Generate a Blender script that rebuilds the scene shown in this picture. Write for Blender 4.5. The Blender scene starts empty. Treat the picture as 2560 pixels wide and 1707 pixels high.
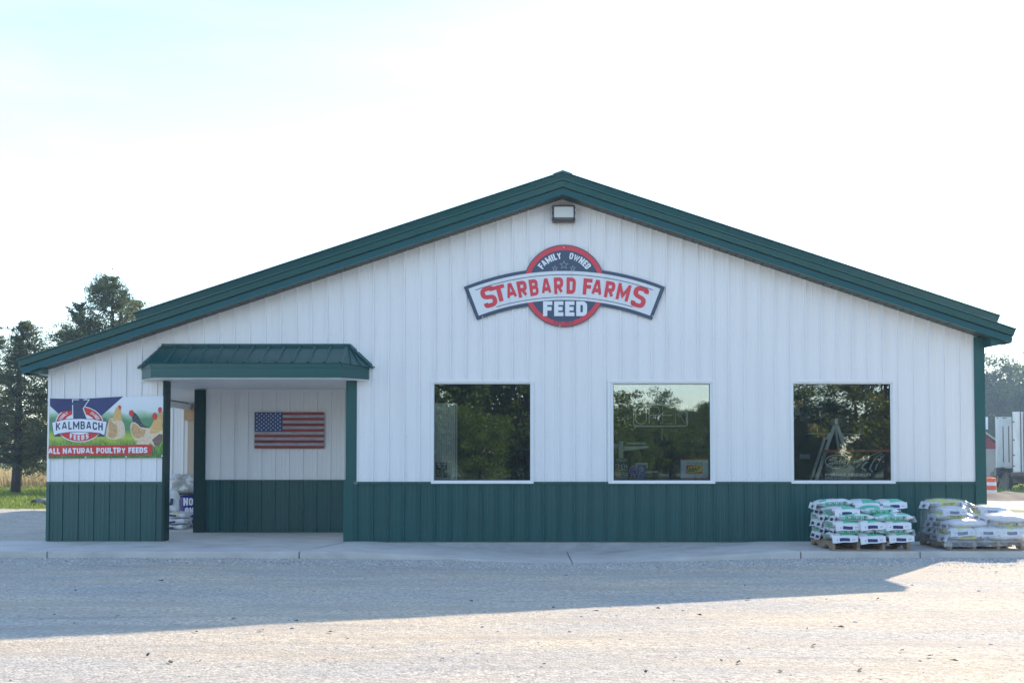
import bpy, bmesh, math, random
import numpy as np
from mathutils import Vector, Matrix, noise as mnoise
from mathutils.bvhtree import BVHTree

S = bpy.context.scene
COL = S.collection
R = math.radians
random.seed(7)

# ------------------------------------------------------------------ camera
F_PX, CX, CY = 3100.0, 1311.0, 1021.0          # focal length and principal point of the photograph (2560 x 1707 px)
CAM_Y, CAM_Z, TILT = -18.3, 1.31, math.atan(124 / 3100)
cd = bpy.data.cameras.new('camera')
cd.sensor_fit = 'HORIZONTAL'; cd.sensor_width = 36.0; cd.lens = 36.0 * F_PX / 2560
cd.shift_x = -(CX - 1280) / 2560; cd.shift_y = (CY - 853.5) / 2560
cd.clip_start = 0.1; cd.clip_end = 2000
cam = bpy.data.objects.new('camera', cd); COL.objects.link(cam)
cam.location = (0, CAM_Y, CAM_Z); cam.rotation_euler = (R(90) + TILT, 0, 0)
S.camera = cam

# ------------------------------------------------------------------ sky, sun, exposure
SUN = Vector((1.062, 1.77, 1.0)).normalized()
W = bpy.data.worlds.new('World'); S.world = W; W.use_nodes = True
wn = W.node_tree.nodes; wl = W.node_tree.links
bg = wn['Background']
sky = wn.new('ShaderNodeTexSky'); sky.sky_type = 'NISHITA'; sky.sun_disc = False
sky.sun_elevation = math.asin(SUN.z); sky.sun_rotation = math.atan2(SUN.x, SUN.y)
sky.air_density = 1.1; sky.dust_density = 0.1; sky.ozone_density = 2.3; sky.altitude = 200
tc = wn.new('ShaderNodeTexCoord'); mp = wn.new('ShaderNodeMapping')
mp.inputs['Rotation'].default_value = (R(-18), R(34), R(12)); mp.inputs['Scale'].default_value = (1.6, 5.0, 9.0)
nz = wn.new('ShaderNodeTexNoise'); nz.inputs['Scale'].default_value = 1.1; nz.inputs['Detail'].default_value = 6; nz.inputs['Roughness'].default_value = 0.55
rp = wn.new('ShaderNodeValToRGB'); rp.color_ramp.elements[0].position = 0.42; rp.color_ramp.elements[1].position = 0.78
mxs = wn.new('ShaderNodeMix'); mxs.data_type = 'RGBA'
mxs.inputs[7].default_value = (11.0, 11.3, 11.6, 1)
mul = wn.new('ShaderNodeMath'); mul.operation = 'MULTIPLY'; mul.inputs[1].default_value = 0.10
wl.new(tc.outputs['Generated'], mp.inputs['Vector']); wl.new(mp.outputs['Vector'], nz.inputs['Vector'])
wl.new(nz.outputs['Fac'], rp.inputs['Fac']); wl.new(rp.outputs['Color'], mul.inputs[0])
wl.new(mul.outputs[0], mxs.inputs[0]); wl.new(sky.outputs['Color'], mxs.inputs[6])
wl.new(mxs.outputs[2], bg.inputs['Color'])
bg.inputs['Strength'].default_value = 0.13

sd = bpy.data.lights.new('sun', 'SUN'); sd.energy = 3.2; sd.angle = R(0.53); sd.color = (1.0, 0.83, 0.63)
sun = bpy.data.objects.new('sun', sd); COL.objects.link(sun)
sun.rotation_euler = SUN.to_track_quat('Z', 'Y').to_euler(); sun.location = (20, 30, 25)

vs = S.view_settings
vs.view_transform = 'Standard'; vs.look = 'None'; vs.exposure = 1.46; vs.gamma = 1.0; vs.use_curve_mapping = False
S.cycles.use_denoising = True
S.cycles.max_bounces = 8; S.cycles.transparent_max_bounces = 16; S.cycles.volume_bounces = 0
S.cycles.sample_clamp_indirect = 8

# ------------------------------------------------------------------ helpers
_ct, _st = math.cos(TILT), math.sin(TILT)
def at(px, py, y):
    """Point of the world plane y = const seen at a pixel of the photograph."""
    a = (px - CX) / F_PX; b = (CY - py) / F_PX
    t = (y - CAM_Y) / (_ct - b * _st)
    return Vector((a * t, y, CAM_Z + (_st + b * _ct) * t))
def X(px, py, y): return at(px, py, y).x
def Z(px, py, y): return at(px, py, y).z

def tag(o, label=None, cat=None, group=None, kind=None):
    if label: o['label'] = label
    if cat: o['category'] = cat
    if group: o['group'] = group
    if kind: o['kind'] = kind
    return o
def thing(name, label, cat, loc=(0, 0, 0), rz=0.0, group=None):
    o = bpy.data.objects.new(name, None); COL.objects.link(o)
    o.empty_display_size = 0.1
    o.location = loc; o.rotation_euler = (0, 0, rz)
    return tag(o, label, cat, group)
def top_loc(p):
    v = Vector((0, 0, 0))
    while p is not None:
        v = v + p.location; p = p.parent
    return v
def kids(o): return [c for c in o.children]
def dup(o, parent=None):
    c = o.copy(); COL.objects.link(c); c.parent = parent
    for k in list(o.children): dup(k, c)
    return c

class MB:
    def __init__(s): s.v = []; s.f = []; s.m = []
    def add(s, vs_, fs, mi=0):
        n = len(s.v); s.v.extend([tuple(p) for p in vs_])
        for f in fs: s.f.append(tuple(i + n for i in f)); s.m.append(mi)
        return s
    def box(s, x0, x1, y0, y1, z0, z1, mi=0):
        v = [(x0, y0, z0), (x1, y0, z0), (x1, y1, z0), (x0, y1, z0), (x0, y0, z1), (x1, y0, z1), (x1, y1, z1), (x0, y1, z1)]
        return s.add(v, [(0, 3, 2, 1), (4, 5, 6, 7), (0, 1, 5, 4), (1, 2, 6, 5), (2, 3, 7, 6), (3, 0, 4, 7)], mi)
    def obox(s, c, ax, ay, az, mi=0):
        c = Vector(c); ax, ay, az = Vector(ax), Vector(ay), Vector(az)
        v = [c + ax * i + ay * j + az * k for k in (-1, 1) for (i, j) in ((-1, -1), (1, -1), (1, 1), (-1, 1))]
        return s.add(v, [(0, 3, 2, 1), (4, 5, 6, 7), (0, 1, 5, 4), (1, 2, 6, 5), (2, 3, 7, 6), (3, 0, 4, 7)], mi)
    def prism(s, poly, y0, y1, mi=0):
        """polygon in x,z (counter-clockwise seen from -y) pushed from y0 to y1"""
        n = len(poly)
        v = [(p[0], y0, p[1]) for p in poly] + [(p[0], y1, p[1]) for p in poly]
        fs = [tuple(range(n)), tuple(range(2 * n - 1, n - 1, -1))]
        fs += [((i + 1) % n, i, i + n, (i + 1) % n + n) for i in range(n)]
        return s.add(v, fs, mi)
    def prism_z(s, poly, z0, z1, mi=0):
        n = len(poly)
        v = [(p[0], p[1], z0) for p in poly] + [(p[0], p[1], z1) for p in poly]
        fs = [tuple(range(n - 1, -1, -1)), tuple(range(n, 2 * n))]
        fs += [(i, (i + 1) % n, (i + 1) % n + n, i + n) for i in range(n)]
        return s.add(v, fs, mi)
    def quad(s, a, b, c, d, mi=0): return s.add([a, b, c, d], [(0, 1, 2, 3)], mi)
    def tube(s, pts, r, n=8, mi=0, cap=True):
        pts = [Vector(p) for p in pts]
        rs = r if isinstance(r, (list, tuple)) else [r] * len(pts)
        rings = []
        for i, p in enumerate(pts):
            d = (pts[min(i + 1, len(pts) - 1)] - pts[max(i - 1, 0)])
            d = d.normalized() if d.length > 1e-9 else Vector((0, 0, 1))
            up = Vector((0, 0, 1)) if abs(d.z) < 0.9 else Vector((1, 0, 0))
            a = d.cross(up).normalized(); b = d.cross(a).normalized()
            rings.append([p + (a * math.cos(2 * math.pi * k / n) + b * math.sin(2 * math.pi * k / n)) * rs[i] for k in range(n)])
        v = [q for rg in rings for q in rg]; fs = []
        for i in range(len(pts) - 1):
            for k in range(n):
                fs.append((i * n + k, i * n + (k + 1) % n, (i + 1) * n + (k + 1) % n, (i + 1) * n + k))
        if cap: fs.append(tuple(range(n - 1, -1, -1))); fs.append(tuple(range((len(pts) - 1) * n, len(pts) * n)))
        return s.add(v, fs, mi)
    def lathe(s, prof, c=(0, 0, 0), n=24, mi=0):
        v = []; fs = []
        for (r, z) in prof:
            for k in range(n):
                a = 2 * math.pi * k / n; v.append((c[0] + r * math.cos(a), c[1] + r * math.sin(a), c[2] + z))
        for i in range(len(prof) - 1):
            for k in range(n):
                fs.append((i * n + k, i * n + (k + 1) % n, (i + 1) * n + (k + 1) % n, (i + 1) * n + k))
        fs.append(tuple(range((len(prof) - 1) * n, len(prof) * n))); fs.append(tuple(range(n - 1, -1, -1)))
        return s.add(v, fs, mi)
    def build(s, name, mats, parent=None, smooth=False, local=False):
        me = bpy.data.meshes.new(name)
        off = Vector((0, 0, 0)) if (parent is None or local) else top_loc(parent)
        vv = s.v if off.length == 0 else [(p[0] - off.x, p[1] - off.y, p[2] - off.z) for p in s.v]
        me.from_pydata(vv, [], s.f)
        mats = mats if isinstance(mats, (list, tuple)) else [mats]
        for m in mats: me.materials.append(m)
        if len(mats) > 1: me.polygons.foreach_set('material_index', s.m)
        if smooth: me.polygons.foreach_set('use_smooth', [True] * len(me.polygons))
        me.update()
        o = bpy.data.objects.new(name, me); COL.objects.link(o)
        if parent: o.parent = parent
        return o

def np_mesh(name, verts, faces, mats, parent=None, attr=None, smooth=False, local=True):
    """verts (n,3) float array, faces (m,k) int array, all of one size; attr = per-vertex float 'tint'"""
    me = bpy.data.meshes.new(name)
    k = faces.shape[1]; m = len(faces)
    if parent is not None and not local:
        verts = verts - np.array(top_loc(parent))
    me.vertices.add(len(verts)); me.vertices.foreach_set('co', np.asarray(verts, np.float32).ravel())
    me.loops.add(m * k); me.loops.foreach_set('vertex_index', np.asarray(faces, np.int32).ravel())
    me.polygons.add(m); me.polygons.foreach_set('loop_start', np.arange(0, m * k, k, dtype=np.int32))
    me.polygons.foreach_set('loop_total', np.full(m, k, np.int32))
    if smooth: me.polygons.foreach_set('use_smooth', np.ones(m, bool))
    for mt in (mats if isinstance(mats, (list, tuple)) else [mats]): me.materials.append(mt)
    if attr is not None:
        a = me.attributes.new('tint', 'FLOAT', 'POINT'); a.data.foreach_set('value', np.asarray(attr, np.float32))
    me.update(calc_edges=True)
    o = bpy.data.objects.new(name, me); COL.objects.link(o)
    if parent: o.parent = parent
    return o

# ------------------------------------------------------------------ materials
def srgb(r, g, b):
    f = lambda c: c / 12.92 if c <= 0.04045 else ((c + 0.055) / 1.055) ** 2.4
    return (f(r / 255), f(g / 255), f(b / 255))
def mat(name, col, rough=0.6, metal=0.0, spec=0.5, var=0.0, vscale=3.0, bump=0.0, bscale=40.0, stretch=None, coat=0.0, dirt=None, dscale=1.5, damt=0.0):
    m = bpy.data.materials.new(name); m.use_nodes = True
    N = m.node_tree.nodes; L = m.node_tree.links; p = N['Principled BSDF']
    p.inputs['Base Color'].default_value = (*col, 1); p.inputs['Roughness'].default_value = rough
    p.inputs['Metallic'].default_value = metal; p.inputs['Specular IOR Level'].default_value = spec
    p.inputs['Coat Weight'].default_value = coat
    if var or bump or dirt:
        g = N.new('ShaderNodeNewGeometry'); mpn = N.new('ShaderNodeMapping')
        if stretch: mpn.inputs['Scale'].default_value = stretch
        L.new(g.outputs['Position'], mpn.inputs['Vector'])
        src = None
        if var:
            n = N.new('ShaderNodeTexNoise'); n.inputs['Scale'].default_value = vscale; n.inputs['Detail'].default_value = 5; n.inputs['Roughness'].default_value = 0.6
            L.new(mpn.outputs['Vector'], n.inputs['Vector'])
            mr = N.new('ShaderNodeMapRange'); mr.inputs['From Min'].default_value = 0.3; mr.inputs['From Max'].default_value = 0.7
            mr.inputs['To Min'].default_value = 1 - var; mr.inputs['To Max'].default_value = 1 + var
            L.new(n.outputs['Fac'], mr.inputs['Value'])
            mx = N.new('ShaderNodeMix'); mx.data_type = 'RGBA'; mx.blend_type = 'MULTIPLY'; mx.inputs[0].default_value = 1
            mx.inputs[6].default_value = (*col, 1)
            L.new(mr.outputs['Result'], mx.inputs[7]); src = mx.outputs[2]
        if dirt:
            n = N.new('ShaderNodeTexNoise'); n.inputs['Scale'].default_value = dscale; n.inputs['Detail'].default_value = 7; n.inputs['Roughness'].default_value = 0.65
            L.new(mpn.outputs['Vector'], n.inputs['Vector'])
            rr = N.new('ShaderNodeValToRGB'); rr.color_ramp.elements[0].position = 0.5; rr.color_ramp.elements[1].position = 0.75
            rr.color_ramp.elements[1].color = (damt, damt, damt, 1)
            L.new(n.outputs['Fac'], rr.inputs['Fac'])
            mx2 = N.new('ShaderNodeMix'); mx2.data_type = 'RGBA'
            L.new(rr.outputs['Color'], mx2.inputs[0]); mx2.inputs[7].default_value = (*dirt, 1)
            if src: L.new(src, mx2.inputs[6])
            else: mx2.inputs[6].default_value = (*col, 1)
            src = mx2.outputs[2]
        if src: L.new(src, p.inputs['Base Color'])
        if bump:
            n = N.new('ShaderNodeTexNoise'); n.inputs['Scale'].default_value = bscale; n.inputs['Detail'].default_value = 4
            L.new(mpn.outputs['Vector'], n.inputs['Vector'])
            b = N.new('ShaderNodeBump'); b.inputs['Strength'].default_value = 1.0; b.inputs['Distance'].default_value = bump
            L.new(n.outputs['Fac'], b.inputs['Height']); L.new(b.outputs['Normal'], p.inputs['Normal'])
    return m

M = {}
M['white'] = mat('white_siding', (0.815, 0.79, 0.79), 0.38, var=0.025, vscale=1.2, stretch=(3, 3, 0.35), dirt=(0.42, 0.41, 0.38), dscale=2.2, damt=0.08, bump=0.0008, bscale=2.5)
M['green'] = mat('green_siding', (0.003, 0.072, 0.072), 0.30, var=0.06, vscale=1.5, bump=0.0012, bscale=2.2)
M['green_trim'] = mat('green_trim', (0.005, 0.078, 0.076), 0.30, var=0.05, vscale=2.0, bump=0.0012, bscale=1.5)
M['green_dark'] = mat('dark_green_trim', (0.003, 0.032, 0.029), 0.5, spec=0.3)
M['soffit'] = mat('green_soffit', (0.022, 0.050, 0.036), 0.5)
M['wtrim'] = mat('white_trim', (0.80, 0.80, 0.80), 0.35)
M['ceil'] = mat('white_soffit', (0.80, 0.79, 0.77), 0.5)
M['conc'] = mat('concrete', (0.57, 0.54, 0.505), 0.85, var=0.10, vscale=1.6, bump=0.003, bscale=60, dirt=(0.34, 0.325, 0.30), dscale=1.1, damt=0.7)
M['found'] = mat('foundation_concrete', (0.36, 0.36, 0.36), 0.9, var=0.15, vscale=4, bump=0.006, bscale=25, dirt=(0.20, 0.20, 0.20), dscale=3, damt=0.6, stretch=(0.6, 1, 2))
M['wood'] = mat('pallet_wood', (0.26, 0.19, 0.13), 0.85, var=0.22, vscale=6, stretch=(1, 1, 8), bump=0.002, bscale=60)
M['wood2'] = mat('raw_lumber', (0.50, 0.31, 0.16), 0.7, var=0.12, vscale=4, stretch=(8, 8, 0.6))
M['panel_tan'] = mat('tan_board', (0.52, 0.40, 0.30), 0.7, var=0.06, vscale=3)
M['bark'] = mat('bark', (0.060, 0.050, 0.042), 0.9, var=0.3, vscale=8, stretch=(3, 3, 0.6), bump=0.02, bscale=14)
M['black'] = mat('black_steel', (0.018, 0.018, 0.020), 0.5, var=0.3, vscale=8)
M['bronze'] = mat('dark_bronze', (0.030, 0.024, 0.028), 0.45)
M['dark'] = mat('interior_dark', (0.10, 0.10, 0.10), 0.8)
M['floor_in'] = mat('interior_floor_dimmed', (0.07, 0.07, 0.072), 0.5)  # low light of the room put into the floor colour

def flat(name, rgb, rough=0.45, **k): return mat(name, srgb(*rgb), rough, **k)
P = {}
P['sign_white'] = flat('sign_white', (222, 224, 228), 0.5, dirt=(0.45, 0.45, 0.47), dscale=6, damt=0.35, stretch=(3, 1, 0.4))
P['sign_navy'] = flat('sign_navy', (60, 74, 98), 0.4)
P['sign_red'] = flat('sign_red', (216, 62, 74), 0.45)
P['bar_red'] = flat('bar_red', (208, 50, 48), 0.45)
P['decal_white'] = mat('decal_white', (0.92, 0.92, 0.92), 0.4)
P['navy'] = flat('navy_print', (36, 48, 104), 0.4)
P['navy2'] = flat('navy_letter', (40, 58, 100), 0.4)
P['print_white'] = flat('print_white', (228, 230, 236), 0.4)
P['grey_star'] = flat('grey_star', (150, 160, 170), 0.4)

def leafmat(name, c0, c1, transl=0.35):
    m = bpy.data.materials.new(name); m.use_nodes = True
    N = m.node_tree.nodes; L = m.node_tree.links; N.clear()
    out = N.new('ShaderNodeOutputMaterial'); at_ = N.new('ShaderNodeAttribute'); at_.attribute_name = 'tint'
    mx = N.new('ShaderNodeMix'); mx.data_type = 'RGBA'; mx.inputs[6].default_value = (*c0, 1); mx.inputs[7].default_value = (*c1, 1)
    L.new(at_.outputs['Fac'], mx.inputs[0])
    d = N.new('ShaderNodeBsdfPrincipled'); d.inputs['Roughness'].default_value = 0.55; d.inputs['Specular IOR Level'].default_value = 0.35
    t = N.new('ShaderNodeBsdfTranslucent'); ms = N.new('ShaderNodeMixShader'); ms.inputs[0].default_value = transl
    L.new(mx.outputs[2], d.inputs['Base Color'])
    hs = N.new('ShaderNodeHueSaturation'); hs.inputs['Value'].default_value = 1.5; hs.inputs['Hue'].default_value = 0.485
    L.new(mx.outputs[2], hs.inputs['Color']); L.new(hs.outputs['Color'], t.inputs['Color'])
    L.new(d.outputs[0], ms.inputs[1]); L.new(t.outputs[0], ms.inputs[2]); L.new(ms.outputs[0], out.inputs['Surface'])
    return m
M['leaf_far'] = leafmat('foliage_far', (0.030, 0.062, 0.022), (0.125, 0.175, 0.050))
M['leaf_left'] = leafmat('foliage_feathery', (0.042, 0.072, 0.038), (0.125, 0.150, 0.055), 0.4)
M['leaf_oak'] = leafmat('foliage_broad', (0.028, 0.072, 0.012), (0.165, 0.235, 0.040))
M['leaf_yel'] = leafmat('foliage_yellowing', (0.085, 0.120, 0.020), (0.235, 0.250, 0.050))
M['grass'] = leafmat('grass_blades', (0.085, 0.150, 0.028), (0.20, 0.27, 0.055), 0.4)
M['dry'] = leafmat('dry_grass', (0.26, 0.21, 0.09), (0.48, 0.42, 0.22), 0.4)
M['weed'] = leafmat('weeds', (0.06, 0.08, 0.03), (0.16, 0.17, 0.07), 0.3)

def pebmat():
    m = bpy.data.materials.new('limestone_pebbles'); m.use_nodes = True
    N = m.node_tree.nodes; L = m.node_tree.links; p = N['Principled BSDF']
    a = N.new('ShaderNodeAttribute'); a.attribute_name = 'tint'
    r = N.new('ShaderNodeValToRGB'); e = r.color_ramp.elements
    e[0].color = (0.19, 0.185, 0.18, 1); e[1].color = (0.80, 0.76, 0.69, 1)
    x = e.new(0.35); x.color = (0.42, 0.405, 0.385, 1); x = e.new(0.7); x.color = (0.54, 0.495, 0.43, 1)
    L.new(a.outputs['Fac'], r.inputs['Fac']); L.new(r.outputs['Color'], p.inputs['Base Color']); p.inputs['Roughness'].default_value = 0.85
    return m
M['pebble'] = pebmat()

def gravelmat():
    m = bpy.data.materials.new('crushed_limestone'); m.use_nodes = True
    N = m.node_tree.nodes; L = m.node_tree.links; p = N['Principled BSDF']; p.inputs['Roughness'].default_value = 0.9; p.inputs['Specular IOR Level'].default_value = 0.25
    g = N.new('ShaderNodeNewGeometry')
    def noise(scale, detail, stretch=None, rough=0.6):
        n = N.new('ShaderNodeTexNoise'); n.inputs['Scale'].default_value = scale; n.inputs['Detail'].default_value = detail; n.inputs['Roughness'].default_value = rough
        mpn = N.new('ShaderNodeMapping')
        if stretch: mpn.inputs['Scale'].default_value = stretch
        L.new(g.outputs['Position'], mpn.inputs['Vector']); L.new(mpn.outputs['Vector'], n.inputs['Vector']); return n.outputs['Fac']
    def ramp(fac, p0, p1):
        r = N.new('ShaderNodeMapRange'); r.inputs['From Min'].default_value = p0; r.inputs['From Max'].default_value = p1; L.new(fac, r.inputs['Value']); return r.outputs['Result']
    def mix(fac, a, b, bt='MIX'):
        x = N.new('ShaderNodeMix'); x.data_type = 'RGBA'; x.blend_type = bt
        if isinstance(fac, float): x.inputs[0].default_value = fac
        else: L.new(fac, x.inputs[0])
        for i, c in ((6, a), (7, b)):
            if isinstance(c, tuple): x.inputs[i].default_value = (*c, 1)
            else: L.new(c, x.inputs[i])
        return x.outputs[2]
    dusty = ramp(noise(0.55, 6, (0.55, 1.3, 1)), 0.40, 0.62)
    c = mix(dusty, (0.475, 0.445, 0.395), (0.60, 0.51, 0.385))
    v = N.new('ShaderNodeTexVoronoi'); v.inputs['Scale'].default_value = 42; L.new(g.outputs['Position'], v.inputs['Vector'])
    sv = N.new('ShaderNodeSeparateColor'); L.new(v.outputs['Color'], sv.inputs[0])
    c = mix(0.45, c, mix(ramp(sv.outputs[0], 0.0, 1.0), (0.55, 0.55, 0.56), (1.30, 1.28, 1.24)), 'MULTIPLY') if False else c
    st = N.new('ShaderNodeMapRange'); st.inputs['To Min'].default_value = 0.70; st.inputs['To Max'].default_value = 1.22; L.new(sv.outputs[0], st.inputs['Value'])
    c = mix(1.0, c, st.outputs['Result'], 'MULTIPLY')
    sp = ramp(noise(22, 4), 0.56, 0.68)
    c = mix(sp, c, (0.24, 0.22, 0.20))
    pt = ramp(noise(1.1, 6, (0.6, 1.5, 1)), 0.53, 0.66)
    sp2 = N.new('ShaderNodeMath'); sp2.operation = 'MULTIPLY'; L.new(pt, sp2.inputs[0]); L.new(ramp(noise(34, 3), 0.42, 0.62), sp2.inputs[1])
    c = mix(sp2.outputs[0], c, (0.33, 0.33, 0.325))
    trk = ramp(noise(1.5, 5, (0.25, 2.2, 1)), 0.52, 0.70)
    tr = N.new('ShaderNodeMath'); tr.operation = 'MULTIPLY'; tr.inputs[1].default_value = 0.5; L.new(trk, tr.inputs[0])
    c = mix(tr.outputs[0], c, (0.30, 0.27, 0.235))
    sx = N.new('ShaderNodeSeparateXYZ'); L.new(g.outputs['Position'], sx.inputs[0])
    def mth(op, a, b=None, c_=None):
        n = N.new('ShaderNodeMath'); n.operation = op
        for i, q in enumerate((a, b, c_)):
            if q is None: continue
            if isinstance(q, (int, float)): n.inputs[i].default_value = q
            else: L.new(q, n.inputs[i])
        return n.outputs[0]
    wob = mth('MULTIPLY', mth('SINE', mth('MULTIPLY', sx.outputs['X'], 0.33)), 0.28)
    wv = mth('MULTIPLY_ADD', mth('SUBTRACT', noise(0.9, 3), 0.5), 0.5, mth('ADD', mth('MULTIPLY_ADD', sx.outputs['X'], 0.035, sx.outputs['Y']), wob))
    tot = None
    for k_, (cc, ww) in enumerate(((-4.1, .16), (-5.7, .16), (-7.5, .2), (-9.1, .2), (-10.2, .18), (-3.0, .12), (-8.2, .14))):
        d_ = mth('ABSOLUTE', mth('SUBTRACT', wv, cc)); m_ = N.new('ShaderNodeMapRange'); m_.interpolation_type = 'SMOOTHSTEP'; m_.inputs['From Min'].default_value = ww * 1.5; m_.inputs['From Max'].default_value = ww * 0.5; L.new(d_, m_.inputs['Value'])
        tot = m_.outputs['Result'] if tot is None else mth('MAXIMUM', tot, m_.outputs['Result'])
    tot = mth('MULTIPLY', tot, mth('MULTIPLY', ramp(noise(2.2, 5, (0.4, 1.5, 1)), 0.35, 0.62), 0.6))
    c = mix(tot, c, (0.46, 0.385, 0.295))
    L.new(c, p.inputs['Base Color'])
    h1 = noise(60, 4); h2 = noise(7, 5)
    ad = N.new('ShaderNodeMath'); ad.operation = 'MULTIPLY_ADD'; L.new(h2, ad.inputs[0]); ad.inputs[1].default_value = 2.5; L.new(h1, ad.inputs[2])
    ad2 = N.new('ShaderNodeMath'); ad2.operation = 'MULTIPLY_ADD'; L.new(v.outputs['Distance'], ad2.inputs[0]); ad2.inputs[1].default_value = -0.9; L.new(ad.outputs[0], ad2.inputs[2])
    b = N.new('ShaderNodeBump'); b.inputs['Strength'].default_value = 0.55; b.inputs['Distance'].default_value = 0.012
    L.new(ad2.outputs[0], b.inputs['Height']); L.new(b.outputs['Normal'], p.inputs['Normal'])
    return m
M['gravel'] = gravelmat()
M['soil'] = mat('field_ground', (0.10, 0.13, 0.045), 0.95, var=0.3, vscale=0.4, dirt=(0.20, 0.17, 0.09), dscale=0.12, damt=0.8)
M['dirt'] = mat('bare_dirt', (0.10, 0.08, 0.063), 0.95, var=0.25, vscale=3, bump=0.03, bscale=8)

def glassmat(name, tint=(0.95, 0.98, 0.97), ior=2.35):
    m = bpy.data.materials.new(name); m.use_nodes = True
    N = m.node_tree.nodes; L = m.node_tree.links; N.clear()
    out = N.new('ShaderNodeOutputMaterial'); t = N.new('ShaderNodeBsdfTransparent'); t.inputs['Color'].default_value = (*tint, 1)
    g = N.new('ShaderNodeBsdfGlossy'); g.inputs['Roughness'].default_value = 0.0; g.inputs['Color'].default_value = (0.90, 0.95, 1.0, 1)
    fr = N.new('ShaderNodeFresnel'); fr.inputs['IOR'].default_value = ior
    ge = N.new('ShaderNodeNewGeometry'); nz_ = N.new('ShaderNodeTexNoise'); nz_.inputs['Scale'].default_value = 1.3; nz_.inputs['Detail'].default_value = 1
    L.new(ge.outputs['Position'], nz_.inputs['Vector'])
    b = N.new('ShaderNodeBump'); b.inputs['Strength'].default_value = 1; b.inputs['Distance'].default_value = 0.0005
    L.new(nz_.outputs['Fac'], b.inputs['Height']); L.new(b.outputs['Normal'], g.inputs['Normal'])
    ms = N.new('ShaderNodeMixShader'); L.new(fr.outputs[0], ms.inputs[0]); L.new(t.outputs[0], ms.inputs[1]); L.new(g.outputs[0], ms.inputs[2])
    L.new(ms.outputs[0], out.inputs['Surface'])
    return m
M['glass'] = glassmat('window_glass')

def filmmat(name, white=0.22, spec=0.16):
    m = bpy.data.materials.new(name); m.use_nodes = True
    N = m.node_tree.nodes; L = m.node_tree.links; N.clear()
    out = N.new('ShaderNodeOutputMaterial'); t = N.new('ShaderNodeBsdfTransparent'); t.inputs['Color'].default_value = (0.96, 0.97, 0.98, 1)
    d = N.new('ShaderNodeBsdfDiffuse'); d.inputs['Color'].default_value = (0.80, 0.81, 0.82, 1)
    tl = N.new('ShaderNodeBsdfTranslucent'); tl.inputs['Color'].default_value = (0.80, 0.81, 0.82, 1)
    dm = N.new('ShaderNodeMixShader'); dm.inputs[0].default_value = 0.4; L.new(d.outputs[0], dm.inputs[1]); L.new(tl.outputs[0], dm.inputs[2])
    g = N.new('ShaderNodeBsdfGlossy'); g.inputs['Roughness'].default_value = 0.16
    ge = N.new('ShaderNodeNewGeometry')
    nz_ = N.new('ShaderNodeTexNoise'); nz_.inputs['Scale'].default_value = 7; nz_.inputs['Detail'].default_value = 6; nz_.inputs['Distortion'].default_value = 1.2
    L.new(ge.outputs['Position'], nz_.inputs['Vector'])
    mr = N.new('ShaderNodeMapRange'); mr.inputs['From Min'].default_value = 0.35; mr.inputs['From Max'].default_value = 0.75
    mr.inputs['To Min'].default_value = white * 0.35; mr.inputs['To Max'].default_value = white * 2.2
    L.new(nz_.outputs['Fac'], mr.inputs['Value'])
    b = N.new('ShaderNodeBump'); b.inputs['Distance'].default_value = 0.02; b.inputs['Strength'].default_value = 0.8
    L.new(nz_.outputs['Fac'], b.inputs['Height']); L.new(b.outputs['Normal'], g.inputs['Normal']); L.new(b.outputs['Normal'], d.inputs['Normal'])
    m1 = N.new('ShaderNodeMixShader'); L.new(mr.outputs['Result'], m1.inputs[0]); L.new(t.outputs[0], m1.inputs[1]); L.new(dm.outputs[0], m1.inputs[2])
    m2 = N.new('ShaderNodeMixShader'); m2.inputs[0].default_value = spec; L.new(m1.outputs[0], m2.inputs[1]); L.new(g.outputs[0], m2.inputs[2])
    L.new(m2.outputs[0], out.inputs['Surface'])
    return m
M['film'] = filmmat('stretch_film', 0.13, 0.12)
M['film_grey'] = filmmat('grey_film', 0.36, 0.12)

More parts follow.
